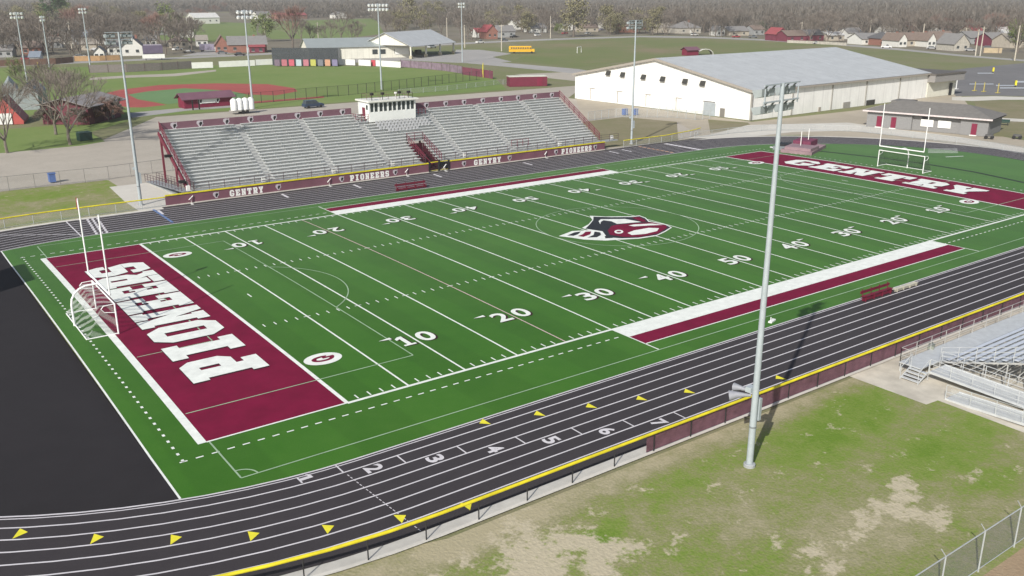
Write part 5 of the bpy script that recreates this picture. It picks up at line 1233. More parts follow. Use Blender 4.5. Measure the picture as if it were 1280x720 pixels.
m = MB(); m.box((0, 0, 4.2), (7.6, .6, 3.2)); m.build('display', mat('navy_purple', (.12, .10, .16), .5, .2, .6), sb)
m = MB(); m.box((0, 0, 6.0), (7.0, .5, .5)); m.build('top_sign', mat('lilac_panel', (.30, .28, .34), .6), sb)
m = MB(); m.box((0, -.1, 1.5), (8.6, .5, 1.6)); m.build('lower_panel', W, sb)
for q in (-3, 3): m = MB(); m.bar((q, .3, 0), (q, .3, 5.6), .3); m.build('post', BLKM, sb)

# ---- outfield fence with banners
def pan(name, label, cat, px0, py0, px1, py1, h, mt, z0=.1, th=.12, group=None):
    A, B = at(px0, py0), at(px1, py1); d_ = (B-A); o = thing(name, label, cat, (A.x, A.y, 0), math.atan2(d_.y, d_.x), group)
    m = MB(); m.box((d_.length/2, 0, z0+h/2), (d_.length, th, h)); m.build('panel', mt, o)
    m = MB()
    for t_ in (0, .5, 1): m.bar((d_.length*t_, .1, 0), (d_.length*t_, .1, z0+h), .1)
    m.build('support', BLKM, o)
    return o
DKF = mat('dark_lattice', (.13, .10, .10), .8, .3, 1.5)
def pfence(name, label, pts, h, mt, cat='fence', posts=True, pm=None):
    P = [at(*q) for q in pts]; o = thing(name, label, cat, (P[0].x, P[0].y, 0))
    for a, b_ in zip(P, P[1:]):
        a = a-P[0]; b_ = b_-P[0]; m = MB(); d_ = (b_-a).normalized(); n_ = Vector((-d_.y, d_.x, 0))*.05
        m.prism([(a.x-n_.x, a.y-n_.y), (b_.x-n_.x, b_.y-n_.y), (b_.x+n_.x, b_.y+n_.y), (a.x+n_.x, a.y+n_.y)], 0, h); m.build('panel', mt, o)
    m = MB()
    k = 0
    for p_ in fence_path([(q.x, q.y) for q in P], 6)[:90]:
        m = MB(); m.box((p_.x-P[0].x, p_.y-P[0].y, h*.55), (.22, .22, h*1.1)); m.build('post', pm or DKF, o)
    return o
pfence('board_fence', 'long brown board fence along the street at far left', ((-30, 84), (20, 82), (70, 80), (92, 78)), 2.2, mat('brown_boards', (.17, .10, .075), .85, .25, .6))
pfence('board_fence', 'orange-brown board fence in front of the white barn-like house', ((93, 76.5), (125, 76), (150, 75)), 2.0, mat('orange_boards', (.38, .24, .12), .85, .2, .6))
pfence('board_fence', 'tan board fence beside the utility poles at upper right', ((1229, 66), (1252, 66.5)), 2.2, mat('tan_boards', (.42, .34, .22), .85, .15, .6))
pfence('outfield_fence', 'dark lattice outfield fence in left field, left of the white banners', ((112, 91), (160, 90), (200, 88), (240, 85.5)), 2.6, screen_mat('dark_lattice_screen', (.22, .19, .19), .75))
pfence('outfield_fence', 'purple-grey windscreen outfield fence right of the banners', ((501, 83.5), (530, 86), (556, 88.5), (578, 92)), 2.4, mat('purple_screen', (.21, .16, .20), .85, .3, .8))
pfence('bullpen_fence', 'maroon windscreen fence at the foul pole in right field', ((578, 93), (600, 96), (616, 98.5)), 2.4, MATS['bench_maroon'] if False else MARV)
for (a, b_, c, d_, mt, w_) in ((240, 86, 266.5, 85, W, 'leftmost white banner on the outfield fence'), (274, 84.5, 319, 82.5, W, 'wide white banner behind the floodlight pole on the outfield fence'), (320, 82, 341.5, 81, W, 'white banner directly left of the dark batter-eye screen'),
    (423, 81, 444, 82, W, 'white banner directly right of the dark batter-eye screen'), (448.5, 82, 463.5, 83, W, 'short white banner left of the little red one'), (470, 83, 501, 85, W, 'rightmost long white banner on the outfield fence'), (464.5, 82.6, 469.5, 82.9, mat('banner_red', (.50, .08, .10), .6), 'narrow red banner between white banners')):
    pan('banner', w_, 'banner', a, b_, c, d_, 2.1, mt, group='banners on the outfield fence')
be = pan('batter_eye', 'tall dark screen behind the row of coloured banners in centre field', 'screen', 341, 82, 423, 82.5, 6.4, screen_mat('black_screen', (.04, .05, .06), .82))
for i, (c, nm) in enumerate((((.16, .12, .16), 'plum'), ((.38, .13, .16), 'rose'), ((.48, .10, .14), 'bright red'), ((.38, .46, .50), 'pale blue'), ((.42, .16, .20), 'dusty red'), ((.42, .42, .10), 'olive yellow'), ((.16, .17, .20), 'slate'), ((.50, .28, .18), 'orange'), ((.20, .18, .30), 'violet'))):
    a = 343.5+i*9.0; pan('banner', '%s square banner in front of the dark screen, number %s from its left end' % (nm, ('one', 'two', 'three', 'four', 'five', 'six', 'seven', 'eight', 'nine')[i]), 'banner', a, 83.0, a+6.6, 83.1, 2.3, mat('banner_'+nm.replace(' ', '_'), c, .6), z0=.2, group='coloured banners in centre field')
PST0 = mat('faded_yellow', (.55, .48, .10), .6)
for (px, py, w_) in ((49, 93, 'left'), (604, 97, 'right')):
    p = at(px, py); o = thing('foul_pole', 'yellow foul pole in %s field' % w_, 'foul pole', (p.x, p.y, 0)); m = MB(); m.bar((0, 0, 0), (0, 0, 4.6 if w_ == 'right' else 4), .18); m.build('pole', PST0, o); m = MB(); m.bar((0, .3, 1), (0, .3, 4), .1); m.build('wing', YELM, o)
# black fence along the first-base side
BP = [at(*q) for q in ((296, 131), (340, 127.5), (404, 121.5), (440, 118.5), (500, 111.5), (560, 104), (600, 99.5))]
fence('ballpark_fence', 'tall thin black fence along the first base side of the ballpark', [(q.x, q.y) for q in BP], 2.6, BLKM, screen_mat('fine_black_mesh', (.05, .05, .05), .12), 3.2, pr=.07)
BP = [at(*q) for q in ((498, 118), (560, 113), (620, 106), (640, 104))]
fence('ballpark_fence', 'low pale fence between the ballpark grass and the service road', [(q.x, q.y) for q in BP], 1.3, GALV, MESHW, 4, pr=.05)
# small huts on the practice pitch
A, B = at(859, 69.5), at(873, 69)
gable('dugout', 'small maroon shelter on the worn pitch above the hall roof', 'shelter', A, B, 4, 2.4, 3.4, MARP, MATS['purple_grey_roof'], over=.6)
o = thing('arch_shelter', 'low white-edged arched cover beside the small maroon shelter', 'shelter', tuple(at(880, 68)), -.5)
m = MB()
for k in range(8):
    a0_, a1_ = math.pi*k/8, math.pi*(k+1)/8; m.poly([(3.5*math.cos(a0_), -2, 2.4*math.sin(a0_)), (3.5*math.cos(a1_), -2, 2.4*math.sin(a1_)), (3.5*math.cos(a1_), 2, 2.4*math.sin(a1_)), (3.5*math.cos(a0_), 2, 2.4*math.sin(a0_))])
m.build('cover', mat('khaki_cover', (.35, .34, .28), .8), o); m = MB(); m.tube([(3.5*math.cos(math.pi*k/8), -2.05, 2.4*math.sin(math.pi*k/8)) for k in range(9)], .12, 5); m.build('edge', W, o)
PST = mat('dull_yellow', (.50, .42, .12), .6)
# posts on the school drive
for i, (px, py, h, c, w_) in enumerate(((1195, 111.5, 2.4, W, 'white training post on the dark drive next to the hall annex'), (1218, 113.5, 2.4, PST, 'yellow training post on the dark drive, left one of the close pair'), (1229.5, 114.5, 2.4, PST, 'yellow training post on the dark drive, right one of the close pair'), (1247, 116.3, 2.5, PST, 'lone yellow training post on the dark drive'))):
    p = at(px, py); o = thing('marker_post', w_, 'post', (p.x, p.y, 0), group='posts on the school drive'); m = MB(); m.box((0, 0, .08), (1.2, .8, .12)); m.build('base', c, o); m = MB(); m.bar((0, 0, .1), (0, 0, h), .18); m.build('post', c, o)
for px, py, w_ in ((1241, 91, 'upper'), (1269, 108.5, 'lower')):
    p = at(px, py); o = thing('marker_sign', 'small bright yellow board, the %s one on the dark drive' % w_, 'sign', (p.x, p.y, 0), .6); m = MB(); m.box((0, 0, 1.1), (1.1, .5, 1.3)); m.build('board', YEL, o); m = MB(); m.bar((0, 0, 0), (0, 0, .5), .2); m.build('foot', BLKM, o)
p = at(1251, 156); o = thing('park_bench', 'dark green bench on the pale walk right of the snack building', 'bench', (p.x, p.y, 0), -1.2)
m = MB(); m.box((0, 0, .5), (3.0, .6, .1)); m.build('seat', DKGRN, o); m = MB(); m.box((0, .3, .85), (3.0, .08, .5)); m.build('backrest', DKGRN, o)
for q in (-1.2, 1.2): m = MB(); m.box((q, 0, .24), (.1, .5, .48)); m.build('leg', BLKM, o)
for px, w_ in ((1236, 'left'), (1271, 'right')):
    p = at(px, 173.5); o = thing('field_cart', 'small dark equipment cart below the snack building, the %s one' % w_, 'cart', (p.x, p.y, 0), -1.2, group='dark carts below the snack building'); m = MB(); m.box((0, 0, .6), (1.3, .7, .35)); m.build('tray', mat('cart_grey', (.10, .10, .10), .6), o)
    for q in (-.5, .5): m = MB(); m.tube([(q, -.45, .3), (q, .45, .3)], .3, 10); m.build('wheel', BLK, o)
p = at(106.5, 175.5); o = thing('dumpster', 'dark green dumpster on the grass beside the bare trees', 'dumpster', (p.x, p.y, 0), .2)
m = MB(); m.prism([(-1.1, -.7), (1.1, -.7), (1.15, .8), (-1.15, .8)], .05, 1.4); m.build('body', DKGRN, o); m = MB(); m.box((0, .05, 1.48), (2.3, 1.6, .1), 0, .08); m.build('lid', mat('bin_lid', (.05, .09, .07), .6), o)
for q in (-.9, .9): m = MB(); m.box((q, -.2, .0), (.15, .15, .15)); m.build('caster', BLK, o)

# ---- houses
BR = roofcol('brown_shingle', (.20, .155, .13)); GRR = roofcol('grey_shingles', (.22, .215, .21)); DKR = roofcol('dark_shingles', (.11, .11, .115)); TNR = roofcol('tan_shingles', (.29, .265, .23)); RDR = roofcol('red_metal_roof', (.30, .07, .08)); BGR = roofcol('blue_grey_roof', (.20, .235, .28)); WHR = roofcol('white_metal_roof', (.60, .60, .58))
WHS = mat('white_siding', (.66, .66, .62), .7, .06, .8); BRK = mat('red_brick', (.27, .13, .10), .85, .15, 1.5); TNS = mat('tan_siding', (.43, .39, .32), .8, .1, .8); GYS = mat('grey_siding', (.32, .33, .33), .8, .1, .8); MRS = mat('maroon_siding', (.17, .035, .06), .8, .15, .6); STN = mat('pale_stone', (.42, .40, .35), .85, .2, 1.2)
HS = [ # px0, py, px1, depth, eave, ridge, wall, roof, axis, hip, label
 (-4, 72, 16, 10, 3, 5, GYS, GRR, 'front', 0, 'small grey house at the left edge above the brown board fence'),
 (26, 68, 52, 11, 3, 5.4, BRK, BR, 'front', 0, 'brown brick house behind the brown board fence, second from the left edge'),
 (80, 55, 92, 16, 4.5, 8.5, WHS, BGR, 'side', 0, 'house with blue-grey roof and a white gable end'),
 (92, 56, 118, 14, 4.2, 7.5, GYS, BGR, 'front', 0, 'wide blue-grey roofed house adjoining the white gable end'),
 (102, 63, 131, 11, 3, 5.5, TNS, TNR, 'front', 0, 'low tan house with olive-tan roof behind left field'),
 (135, 69, 153, 10, 3.6, 6.0, WHS, GRR, 'front', 0, 'low white house with grey roof left of the white barn gable'),
 (153, 70, 179, 14, 4.0, 8.0, WHS, GRR, 'side', 0, 'white barn-like house with its gable facing the ballpark'),
 (138, 34, 151, 10, 3, 5, WHS, WHR, 'front', 0, 'tiny white-roofed house above the left light bank'),
 (56, 47, 74, 10, 3, 5.4, BRK, BR, 'front', 0, 'brown house between the light poles at upper left'),
 (212, 60, 236, 12, 3.2, 5.6, TNS, BR, 'front', 1, 'brown-roofed house behind the scoreboard'),
 (226, 47, 243, 10, 3.2, 5.6, WHS, GRR, 'side', 0, 'small white gabled house above the scoreboard'),
 (270, 66, 286, 12, 3.8, 7.6, BRK, BR, 'side', 0, 'brick house with a pink gable near the lilac box truck'),
 (286, 66, 334, 14, 3.6, 7.0, BRK, GRR, 'front', 0, 'long brick house with broad grey-brown roof behind the white banners'),
 (243, 30, 275, 22, 5.5, 9.5, WHS, WHR, 'front', 0, 'long white barn on the pasture at upper left'),
 (322, 24, 341, 14, 4.5, 8, WHS, GRR, 'front', 0, 'white farmhouse on the far edge of the pasture'),
 (347, 24, 384, 14, 4, 6.5, BRK, RDR, 'front', 0, 'long low building with a red roof beyond the pasture'),
 (419, 23, 434, 12, 4, 7, WHS, GRR, 'side', 0, 'small white gabled house right of the long red roof'),
 (452, 21, 468, 12, 4, 7, TNS, TNR, 'front', 0, 'tan house just left of the widest lamp bank'),
 (312, 66, 331, 8, 2.6, 3.6, MRS, RDR, 'front', 0, 'low red shed behind the white banner at the floodlight pole'),
 (484, 18, 496, 12, 6, 9, GYS, GRR, 'side', 0, 'tall grey house right of the widest lamp bank'),
 (538, 13, 556, 14, 4, 7, WHS, WHR, 'front', 0, 'white house high above the open pavilion'),
 (596, 47, 612, 10, 3.2, 5.5, WHS, RDR, 'front', 0, 'white house with a maroon roof right of the tall pole beside the car park'),
 (609, 49, 622, 14, 4.4, 8, BRK, RDR, 'side', 0, 'brick house with a maroon gable roof near the bus'),
 (624, 47, 644, 12, 3.8, 7, GYS, GRR, 'front', 0, 'grey house beside the maroon gable'),
 (664, 41, 683, 12, 3.2, 6.2, WHS, GRR, 'front', 0, 'grey-roofed house with white garage above the bus'),
 (708, 38, 724, 12, 3.4, 6.5, WHS, GRR, 'side', 0, 'pale house behind trees above the small soccer goal'),
 (729, 40, 748, 12, 3, 5, TNS, BR, 'front', 0, 'low tan house behind the purple car'),
 (780, 41, 797, 12, 4.5, 7, BRK, BR, 'front', 0, 'orange-brick house beside the top of the right-hand stadium pole'),
 (824, 41, 855, 14, 3.4, 6.5, TNS, TNR, 'front', 1, 'tan hip-roofed house above the worn pitch'),
 (850, 42, 876, 16, 3.6, 8.0, STN, GRR, 'front', 1, 'large grey hip-roofed house next to the tan one'),
 (896, 45, 906, 9, 3.4, 6, WHS, GRR, 'side', 0, 'small white house with narrow gable above the hall ridge'),
 (911, 45, 936, 12, 3, 5.6, TNS, GRR, 'front', 0, 'long low grey-roofed house above the hall roof'),
 (970, 51, 984, 11, 3.8, 7, MRS, RDR, 'side', 0, 'dark maroon gabled house left of the utility pole'),
 (984, 52, 1008, 12, 3.2, 5.8, MRS, BR, 'front', 0, 'dark maroon ranch house behind the pale fence'),
 (1009, 51, 1030, 12, 3.2, 5.8, MRS, DKR, 'front', 0, 'dark maroon house right of the maroon ranch house'),
 (1035, 51, 1055, 11, 3.0, 4.8, TNS, WHR, 'front', 0, 'house with a flat white porch roof behind a stone wall'),
 (1060, 49, 1078, 10, 3.6, 6.2, WHS, GRR, 'front', 0, 'white house with columns left of the dark-roofed house'),
 (1077, 56, 1100, 12, 3.0, 5.6, WHS, GRR, 'front', 0, 'house with bright white front under a grey roof'),
 (1100, 57, 1121, 12, 3.4, 6.4, BRK, DKR, 'front', 1, 'brick house with dark blue-black roof'),
 (1123, 59, 1133, 13, 3.6, 6.6, WHS, BR, 'side', 0, 'white gable with brown roof behind the white car'),
 (1133, 58, 1157, 13, 3.2, 6.4, TNS, BR, 'front', 0, 'tan house joined to the white gable behind the white car'),
 (1159, 59, 1169, 13, 3.6, 6.8, WHS, BR, 'side', 0, 'second white gable with brown roof, right of the white car'),
 (1169, 58, 1196, 13, 3.2, 7.0, GYS, BR, 'front', 0, 'long brown-roofed house right of the second white gable'),
 (1192, 64, 1211, 12, 3.4, 7.6, STN, GRR, 'side', 0, 'stone-fronted gabled house between two black pickups'),
 (1212, 55, 1238, 13, 3.2, 6.2, GYS, GRR, 'front', 0, 'grey house behind the two close utility poles'),
 (1240, 58, 1262, 12, 3.4, 6.4, MRS, GRR, 'front', 0, 'purple-red house above the tan board fence'),
 (1262, 60, 1292, 12, 3.4, 6.6, TNS, TNR, 'front', 0, 'tan house at the right edge behind the transformer pole'),
 (1232, 27, 1246, 12, 4, 7, WHS, GRR, 'front', 0, 'lone white house in the woods at upper right'),
 (14, 58, 26, 10, 3, 5, TNS, GRR, 'front', 0, 'small tan house above the leftmost brown brick house'),
 (38, 80.5, 50, 8, 2.8, 4.6, WHS, BGR, 'front', 0, 'small white shed-like house close behind the brown board fence'),
 (60, 60, 78, 10, 3, 5.2, GYS, TNR, 'front', 0, 'grey house with tan roof left of the white gable end'),
 (98, 45, 110, 9, 3, 5, WHS, WHR, 'front', 0, 'small white house behind the wide blue-grey roof'),
 (118, 74, 131, 8, 3, 5, WHS, GRR, 'side', 0, 'small white gabled house right behind the orange-brown fence'),
 (182, 58, 196, 10, 3.2, 5.4, WHS, GRR, 'front', 0, 'white house behind the purple scoreboard'),
 (196, 44, 210, 10, 3.2, 5.4, GYS, WHR, 'front', 0, 'pale-roofed house above the purple scoreboard'),
 (246, 58, 260, 9, 3.2, 5.4, WHS, TNR, 'front', 0, 'white house left of the brick gable near the box truck'),
 (644, 37, 656, 12, 4, 6.5, WHS, WHR, 'front', 0, 'small white-roofed house upper left of the white garage house'),
 (690, 34, 702, 12, 4, 6.5, TNS, GRR, 'front', 0, 'tan house between the tree tops above the worn pitch'),
 (758, 36, 772, 12, 4, 7, WHS, TNR, 'front', 0, 'cream house behind the street left of the orange-brick house'),
 (942, 44, 956, 11, 3.6, 6, GYS, BR, 'front', 0, 'brown-roofed grey house left of the maroon gable'),
 (1046, 44, 1058, 11, 4, 7, GYS, DKR, 'side', 0, 'grey gabled house behind the white porch house'),
 (1108, 47, 1122, 11, 4, 7, WHS, TNR, 'front', 0, 'white house in the row behind the dark blue-black roof'),
 (1176, 47, 1190, 11, 4, 7, WHS, GRR, 'front', 0, 'white house in the row behind the long brown roof'),
 (1216, 47, 1228, 11, 4, 7, TNS, RDR, 'front', 0, 'tan house with red roof at upper right'),
 (1252, 50, 1266, 11, 4, 7, WHS, WHR, 'front', 0, 'white-roofed house behind the purple-red house'),
]
for (x0, py, x1, dp, ev, rg, wm, rm, ax, hp, lab) in HS:
    A, B = at(x0, py), at(x1, py-(x1-x0)*.02); L_ = (B-A).length
    n_w = max(2, int(L_/5)); win = [(L_*(k+.5)/n_w, ev*.5, 1.3, 1.2, None) for k in range(n_w) if not (n_w > 2 and k == 1)]
    dr = [(L_*1.5/n_w, 2.4 if wm is WHS else 1.1, 2.2, CREAM2 if wm is WHS else WHS)] if n_w > 2 else []
    o, sg, _ = gable('house', lab, 'house', A, B, dp, ev, rg, wm, rm, ax, .5, win, dr, hip=bool(hp), group='houses along the far streets')
    if dp > 12: m = MB(); m.box((L_*.7, dp*.5*sg, rg-.2), (.9, .9, 1.6)); m.build('chimney', BRK, o)
pfence('garden_wall', 'pale stone garden wall in front of the maroon houses', ((984, 53.5), (1010, 54.5), (1040, 56), (1058, 57)), 1.4, STN, 'wall', pm=STN)

# ================================================================== TREES
BARK = mat('bark', (.16, .135, .115), .95, .2, 2); BARKP = mat('pale_bark', (.30, .28, .25), .95, .2, 2)
def leafm(nm, c, c2, rough=.9):
    m = bpy.data.materials.new(nm); m.use_nodes = True; nt = m.node_tree; b = nt.nodes['Principled BSDF']; b.inputs['Roughness'].default_value = rough; b.inputs['Specular IOR Level'].default_value = .1
    g_ = nt.nodes.new('ShaderNodeNewGeometry'); mx = nt.nodes.new('ShaderNodeMix'); mx.data_type = 'RGBA'; mx.inputs[6].default_value = (*c, 1); mx.inputs[7].default_value = (*c2, 1)
    nt.links.new(g_.outputs['Random Per Island'], mx.inputs[0]); nt.links.new(mx.outputs[2], b.inputs['Base Color']); MATS[nm] = m; return m
TWIG = leafm('twigs', (.14, .12, .105), (.25, .22, .19)); TWR = leafm('reddish_buds', (.19, .12, .10), (.27, .17, .145)); LFG = leafm('spring_leaves', (.11, .15, .045), (.20, .24, .09)); EVG = leafm('evergreen_needles', (.025, .06, .02), (.055, .11, .04)); OLV = leafm('olive_buds', (.17, .16, .09), (.27, .25, .15))
def bare_tree(seed, h, spread, near=False, bark=BARK, twm=TWIG, dens=1.0):
    """tapered trunk that forks into limbs; the crown is its twigs"""
    r_ = random.Random(seed); tr = MB(); cw = MB()
    top = 5 if near else 4
    def grow(p, d, L_, rad, lvl):
        q = p+d*L_; mid = p+d*L_*.5+Vector((r_.uniform(-1, 1), r_.uniform(-1, 1), 0))*L_*.06
        (tr if lvl < 2 else cw).tube([p, mid, q], [rad, rad*.86, rad*.7], 6 if lvl < 2 else 3, cap=False)
        if lvl >= 2:
            for _ in range(int((3 if lvl < top else (6 if near else 7))*dens)):
                dd = (d+Vector((r_.uniform(-1, 1), r_.uniform(-1, 1), r_.uniform(-.5, .9)))*1.0).normalized(); t = p+d*L_*r_.random(); L2 = h*r_.uniform(.06, .13)
                s = dd.cross(Vector((r_.random(), r_.random(), r_.random()+.1))).normalized()*(.022 if near else .055); cw.poly([t-s, t+s, t+dd*L2])
        if lvl >= top: return
        for k in range(4 if lvl == 0 else 3):
            a = r_.uniform(0, .9)+k*6.28/(4 if lvl == 0 else 3); til = (r_.uniform(.45, .95) if lvl == 0 else r_.uniform(.25, .75))*spread
            if k == 0: til *= .35
            x = d.cross(Vector((0, 0, 1)));
            if x.length < .05: x = Vector((1, 0, 0))
            x.normalize(); y = d.cross(x); dd = (d*math.cos(til)+(x*math.cos(a)+y*math.sin(a))*math.sin(til)+Vector((0, 0, .10))).normalized()
            grow(p+d*L_*(1 if k < 2 else r_.uniform(.7, .95)), dd, h*(.27, .22, .17, .13, .1)[lvl]*r_.uniform(.8, 1.15), rad*.6, lvl+1)
    grow(Vector((0, 0, 0)), Vector((r_.uniform(-.05, .05), r_.uniform(-.05, .05), 1)).normalized(), h*.20, h*.022, 0)
    return tr, cw, bark, twm
def leafy_tree(seed, h, w_, mt, cone=False, n=1300, cluster=26):
    r_ = random.Random(seed); tr = MB(); cw = MB()
    tr.tube([(0, 0, 0), (0, 0, h*.4), (.2, .1, h*.8)], [h*.03, h*.02, h*.006], 6)
    for k in range(6):
        a = k*1.05; tr.tube([(0, 0, h*(.3+.06*k)), (math.cos(a)*w_*.3, math.sin(a)*w_*.3, h*(.5+.05*k))], [h*.012, h*.004], 4, cap=False)
    C = []
    for k in range(cluster):
        z = r_.uniform(.22, .95)*h; f = (1-z/h)*1.1 if cone else math.sqrt(max(.05, 1-((z/h-.58)/.45)**2)); a = r_.uniform(0, 6.28); rr = w_*.5*f*math.sqrt(r_.uniform(.2, 1)); C.append((math.cos(a)*rr, math.sin(a)*rr, z, w_*r_.uniform(.10, .2)))
    for k in range(n):
        c = C[k % len(C)]; d = Vector((r_.gauss(0, 1), r_.gauss(0, 1), r_.gauss(0, .8))); p = Vector(c[:3])+d*c[3]*.6
        s = h*.022*r_.uniform(.6, 1.4); u_ = Vector((r_.gauss(0, 1), r_.gauss(0, 1), r_.gauss(0, 1))).normalized(); v_ = u_.cross(Vector((r_.gauss(0, 1), r_.gauss(0, 1), 1))).normalized()
        cw.poly([p-u_*s, p+v_*s, p+u_*s, p-v_*s])
    return tr, cw, BARK, mt
def plant(t4, name, label, x, y, rz=0, s=1.0, group=None, cat='tree'):
    tr, cw, bm, lm = t4; o = thing(name, label, cat, (x, y, 0), rz, group); o.scale = (s, s, s)
    a = tr.build('trunk', bm, o); b_ = cw.build('crown', lm, o); return o, [a, b_]
# three bare trees in front of the sheds
for i, (px, py, h, seed, lab) in enumerate(((9, 191, 11.5, 3, 'leafless tree at the left edge in front of the red canopy'), (70, 168, 13, 11, 'leafless tree left of the dumpster, farther from the camera than its neighbour'), (88, 181, 13.5, 5, 'leafless spreading tree directly left of the dark green dumpster'))):
    p = at(px, py); plant(bare_tree(seed, h, 1.0, True, mat('grey_brown_bark', (.17, .15, .125), .95, .2, 2), TWIG, 1.0), 'bare_tree', lab, p.x, p.y, i*1.3, group='bare trees on the grass at left')
for i, (px, py, h, w_, mt, lab) in enumerate(((128, 151, 4.6, 7, TWR, 'tangled brown bush at the corner of the red shed'), (143, 149, 4.4, 6.5, TWIG, 'dark leafless bush right of the red shed, by the stadium pole'), (118, 154, 3.6, 5, TWR, 'low reddish bush in front of the white trailer'), (97, 158, 3.4, 5, TWIG, 'low leafless bush left of the white trailer'), (60, 156, 3.4, 5, TWIG, 'low leafless bush under the grey batting cages'), (136, 152, 4.0, 5, TWR, 'brown bush between the two taller bushes by the red shed'))):
    p = at(px, py); plant(bare_tree(40+i, h*1.15, 1.35, twm=mt, dens=3.0), 'bush', lab, p.x, p.y, 0, cat='bush')
# town trees: one of each kind, then copies
KINDS = {'bare': [plant(bare_tree(20+k, 15, .95, dens=1.3), 'bare_tree', 'x', 0, 0) for k in range(4)],
 'red': [plant(bare_tree(30+k, 14, .95, twm=TWR, dens=1.6), 'bare_tree', 'x', 0, 0) for k in range(2)],
 'olive': [plant(leafy_tree(50+k, 15, 11, OLV, n=1500), 'budding_tree', 'x', 0, 0) for k in range(2)],
 'green': [plant(leafy_tree(60+k, 13, 11, LFG, n=1500), 'leafy_tree', 'x', 0, 0) for k in range(2)],
 'ever': [plant(leafy_tree(70+k, 13, 9, EVG, cone=(k == 1), n=1700), 'evergreen_tree', 'x', 0, 0) for k in range(2)]}
USED = set()
def town(kind, px, py, s, lab, group):
    pr = KINDS[kind]; k = rnd.randrange(len(pr)); o, ch = pr[k]; p = at(px, py)
    if (kind, k) not in USED:
        USED.add((kind, k)); o.location = (p.x, p.y, 0); o.rotation_euler = (0, 0, rnd.uniform(0, 6)); o.scale = (s, s, s*rnd.uniform(.9, 1.1)); o['label'] = lab; o['group'] = group; return
    dup(o, ch, (p.x, p.y, 0), rnd.uniform(0, 6), lab, group, (s, s, s*rnd.uniform(.9, 1.1)))
SPEC = [('ever', 68, 36, 2.3, 'large dark evergreen tree at the top left, the darkest crown in the photo'), ('ever', 80, 31, 1.6, 'second dark evergreen just right of the darkest crown'),
 ('red', 101, 52, 1.5, 'big reddish-brown tree behind the blue-grey roof'), ('red', 96, 49, 1.2, 'smaller reddish tree beside the big reddish-brown one'), ('green', 58, 52, 1.2, 'pale green tree between the two leftmost light poles'), ('green', 82, 30, 1.5, 'pale green tree under the dark evergreens'),
 ('green', 211, 46, 1.5, 'yellow-green tree above the scoreboard'), ('green', 330, 52, 1.2, 'greenish tree at the left end of the pasture'), ('red', 366, 60, 1.6, 'tall wide brown tree behind the left gable of the long cream building'),
 ('bare', 208, 68, 1.2, 'bare tree right beside the scoreboard'), ('red', 200, 62, 1.2, 'pinkish bare tree behind the scoreboard'), ('olive', 510, 35, 1.4, 'olive tree rising over the pavilion roof'), ('olive', 500, 42, 1.0, 'smaller olive tree behind the cream roof'),
 ('bare', 590, 50, 1.1, 'bare tree left of the maroon-roofed house'), ('olive', 717, 46, 1.6, 'large olive budding tree above the small soccer goal'), ('green', 699, 44, .6, 'small bright green shrub-like tree near the street utility pole'), ('olive', 760, 41, 1.2, 'olive tree left of the orange-brick house'),
 ('ever', 1157, 40, .9, 'dark cedar behind the second white gable'), ('ever', 1099, 40, .8, 'dark cedar behind the dark-roofed house'), ('bare', 1272, 66, 1.2, 'bare tree behind the transformer pole at the right edge'), ('green', 1270, 60, 1.0, 'greenish tree at the right edge'),
 ('ever', 952, 42, .6, 'small evergreen left of the dark maroon gable'), ('bare', 240, 62, 1.1, 'bare tree behind the lilac truck'), ('green', 20, 98, .45, 'small green bush on the grass at far left')]
for s_ in SPEC: town(*s_, 'single trees that stand out in the town')
rr = random.Random(5)
zones = [(0, 135, 34, 72, 60, 'bare', 'bare tree among the houses at upper left'), (0, 185, 14, 40, 44, 'olive', 'hazy budding tree in the upper left corner of the town'), (135, 260, 32, 64, 46, 'bare', 'bare tree among the houses behind the scoreboard'), (180, 330, 10, 26, 14, 'red', 'brownish tree beyond the upper left pasture'),
 (330, 480, 46, 58, 12, 'bare', 'bare tree along the pasture behind the long cream building'), (480, 640, 24, 50, 34, 'bare', 'bare tree behind the open pavilion'), (480, 640, 22, 42, 14, 'olive', 'olive tree behind the open pavilion'), (640, 830, 34, 43.5, 36, 'bare', 'bare tree between the houses above the worn pitch'),
 (640, 830, 34, 44, 10, 'olive', 'olive tree between the houses above the worn pitch'), (830, 1000, 36, 46, 34, 'bare', 'bare tree among the houses above the hall roof'), (1000, 1290, 42, 54, 60, 'bare', 'bare tree among the houses at upper right'), (1130, 1290, 46, 57, 10, 'red', 'reddish bare tree between the houses at upper right')]
for (xa, xb, ya, yb, n, kd, lab) in zones:
    for _ in range(n):
        px, py = rr.uniform(xa, xb), rr.uniform(ya, yb)
        if 188 < px < 325 and 27 < py < 52 and kd != 'red': continue
        if 322 < px < 480 and 24 < py < 50: continue
        town(kd, px, py, rr.uniform(.7, 1.15), lab, lab.replace('bare tree', 'bare trees').replace('olive tree', 'olive trees').replace('budding tree', 'budding trees').replace('brownish tree', 'brownish trees'))

for kd_, pr_ in KINDS.items():
    for k_, (o_, ch_) in enumerate(pr_):
        if (kd_, k_) not in USED:
            for c_ in ch_+[o_]: bpy.data.objects.remove(c_)
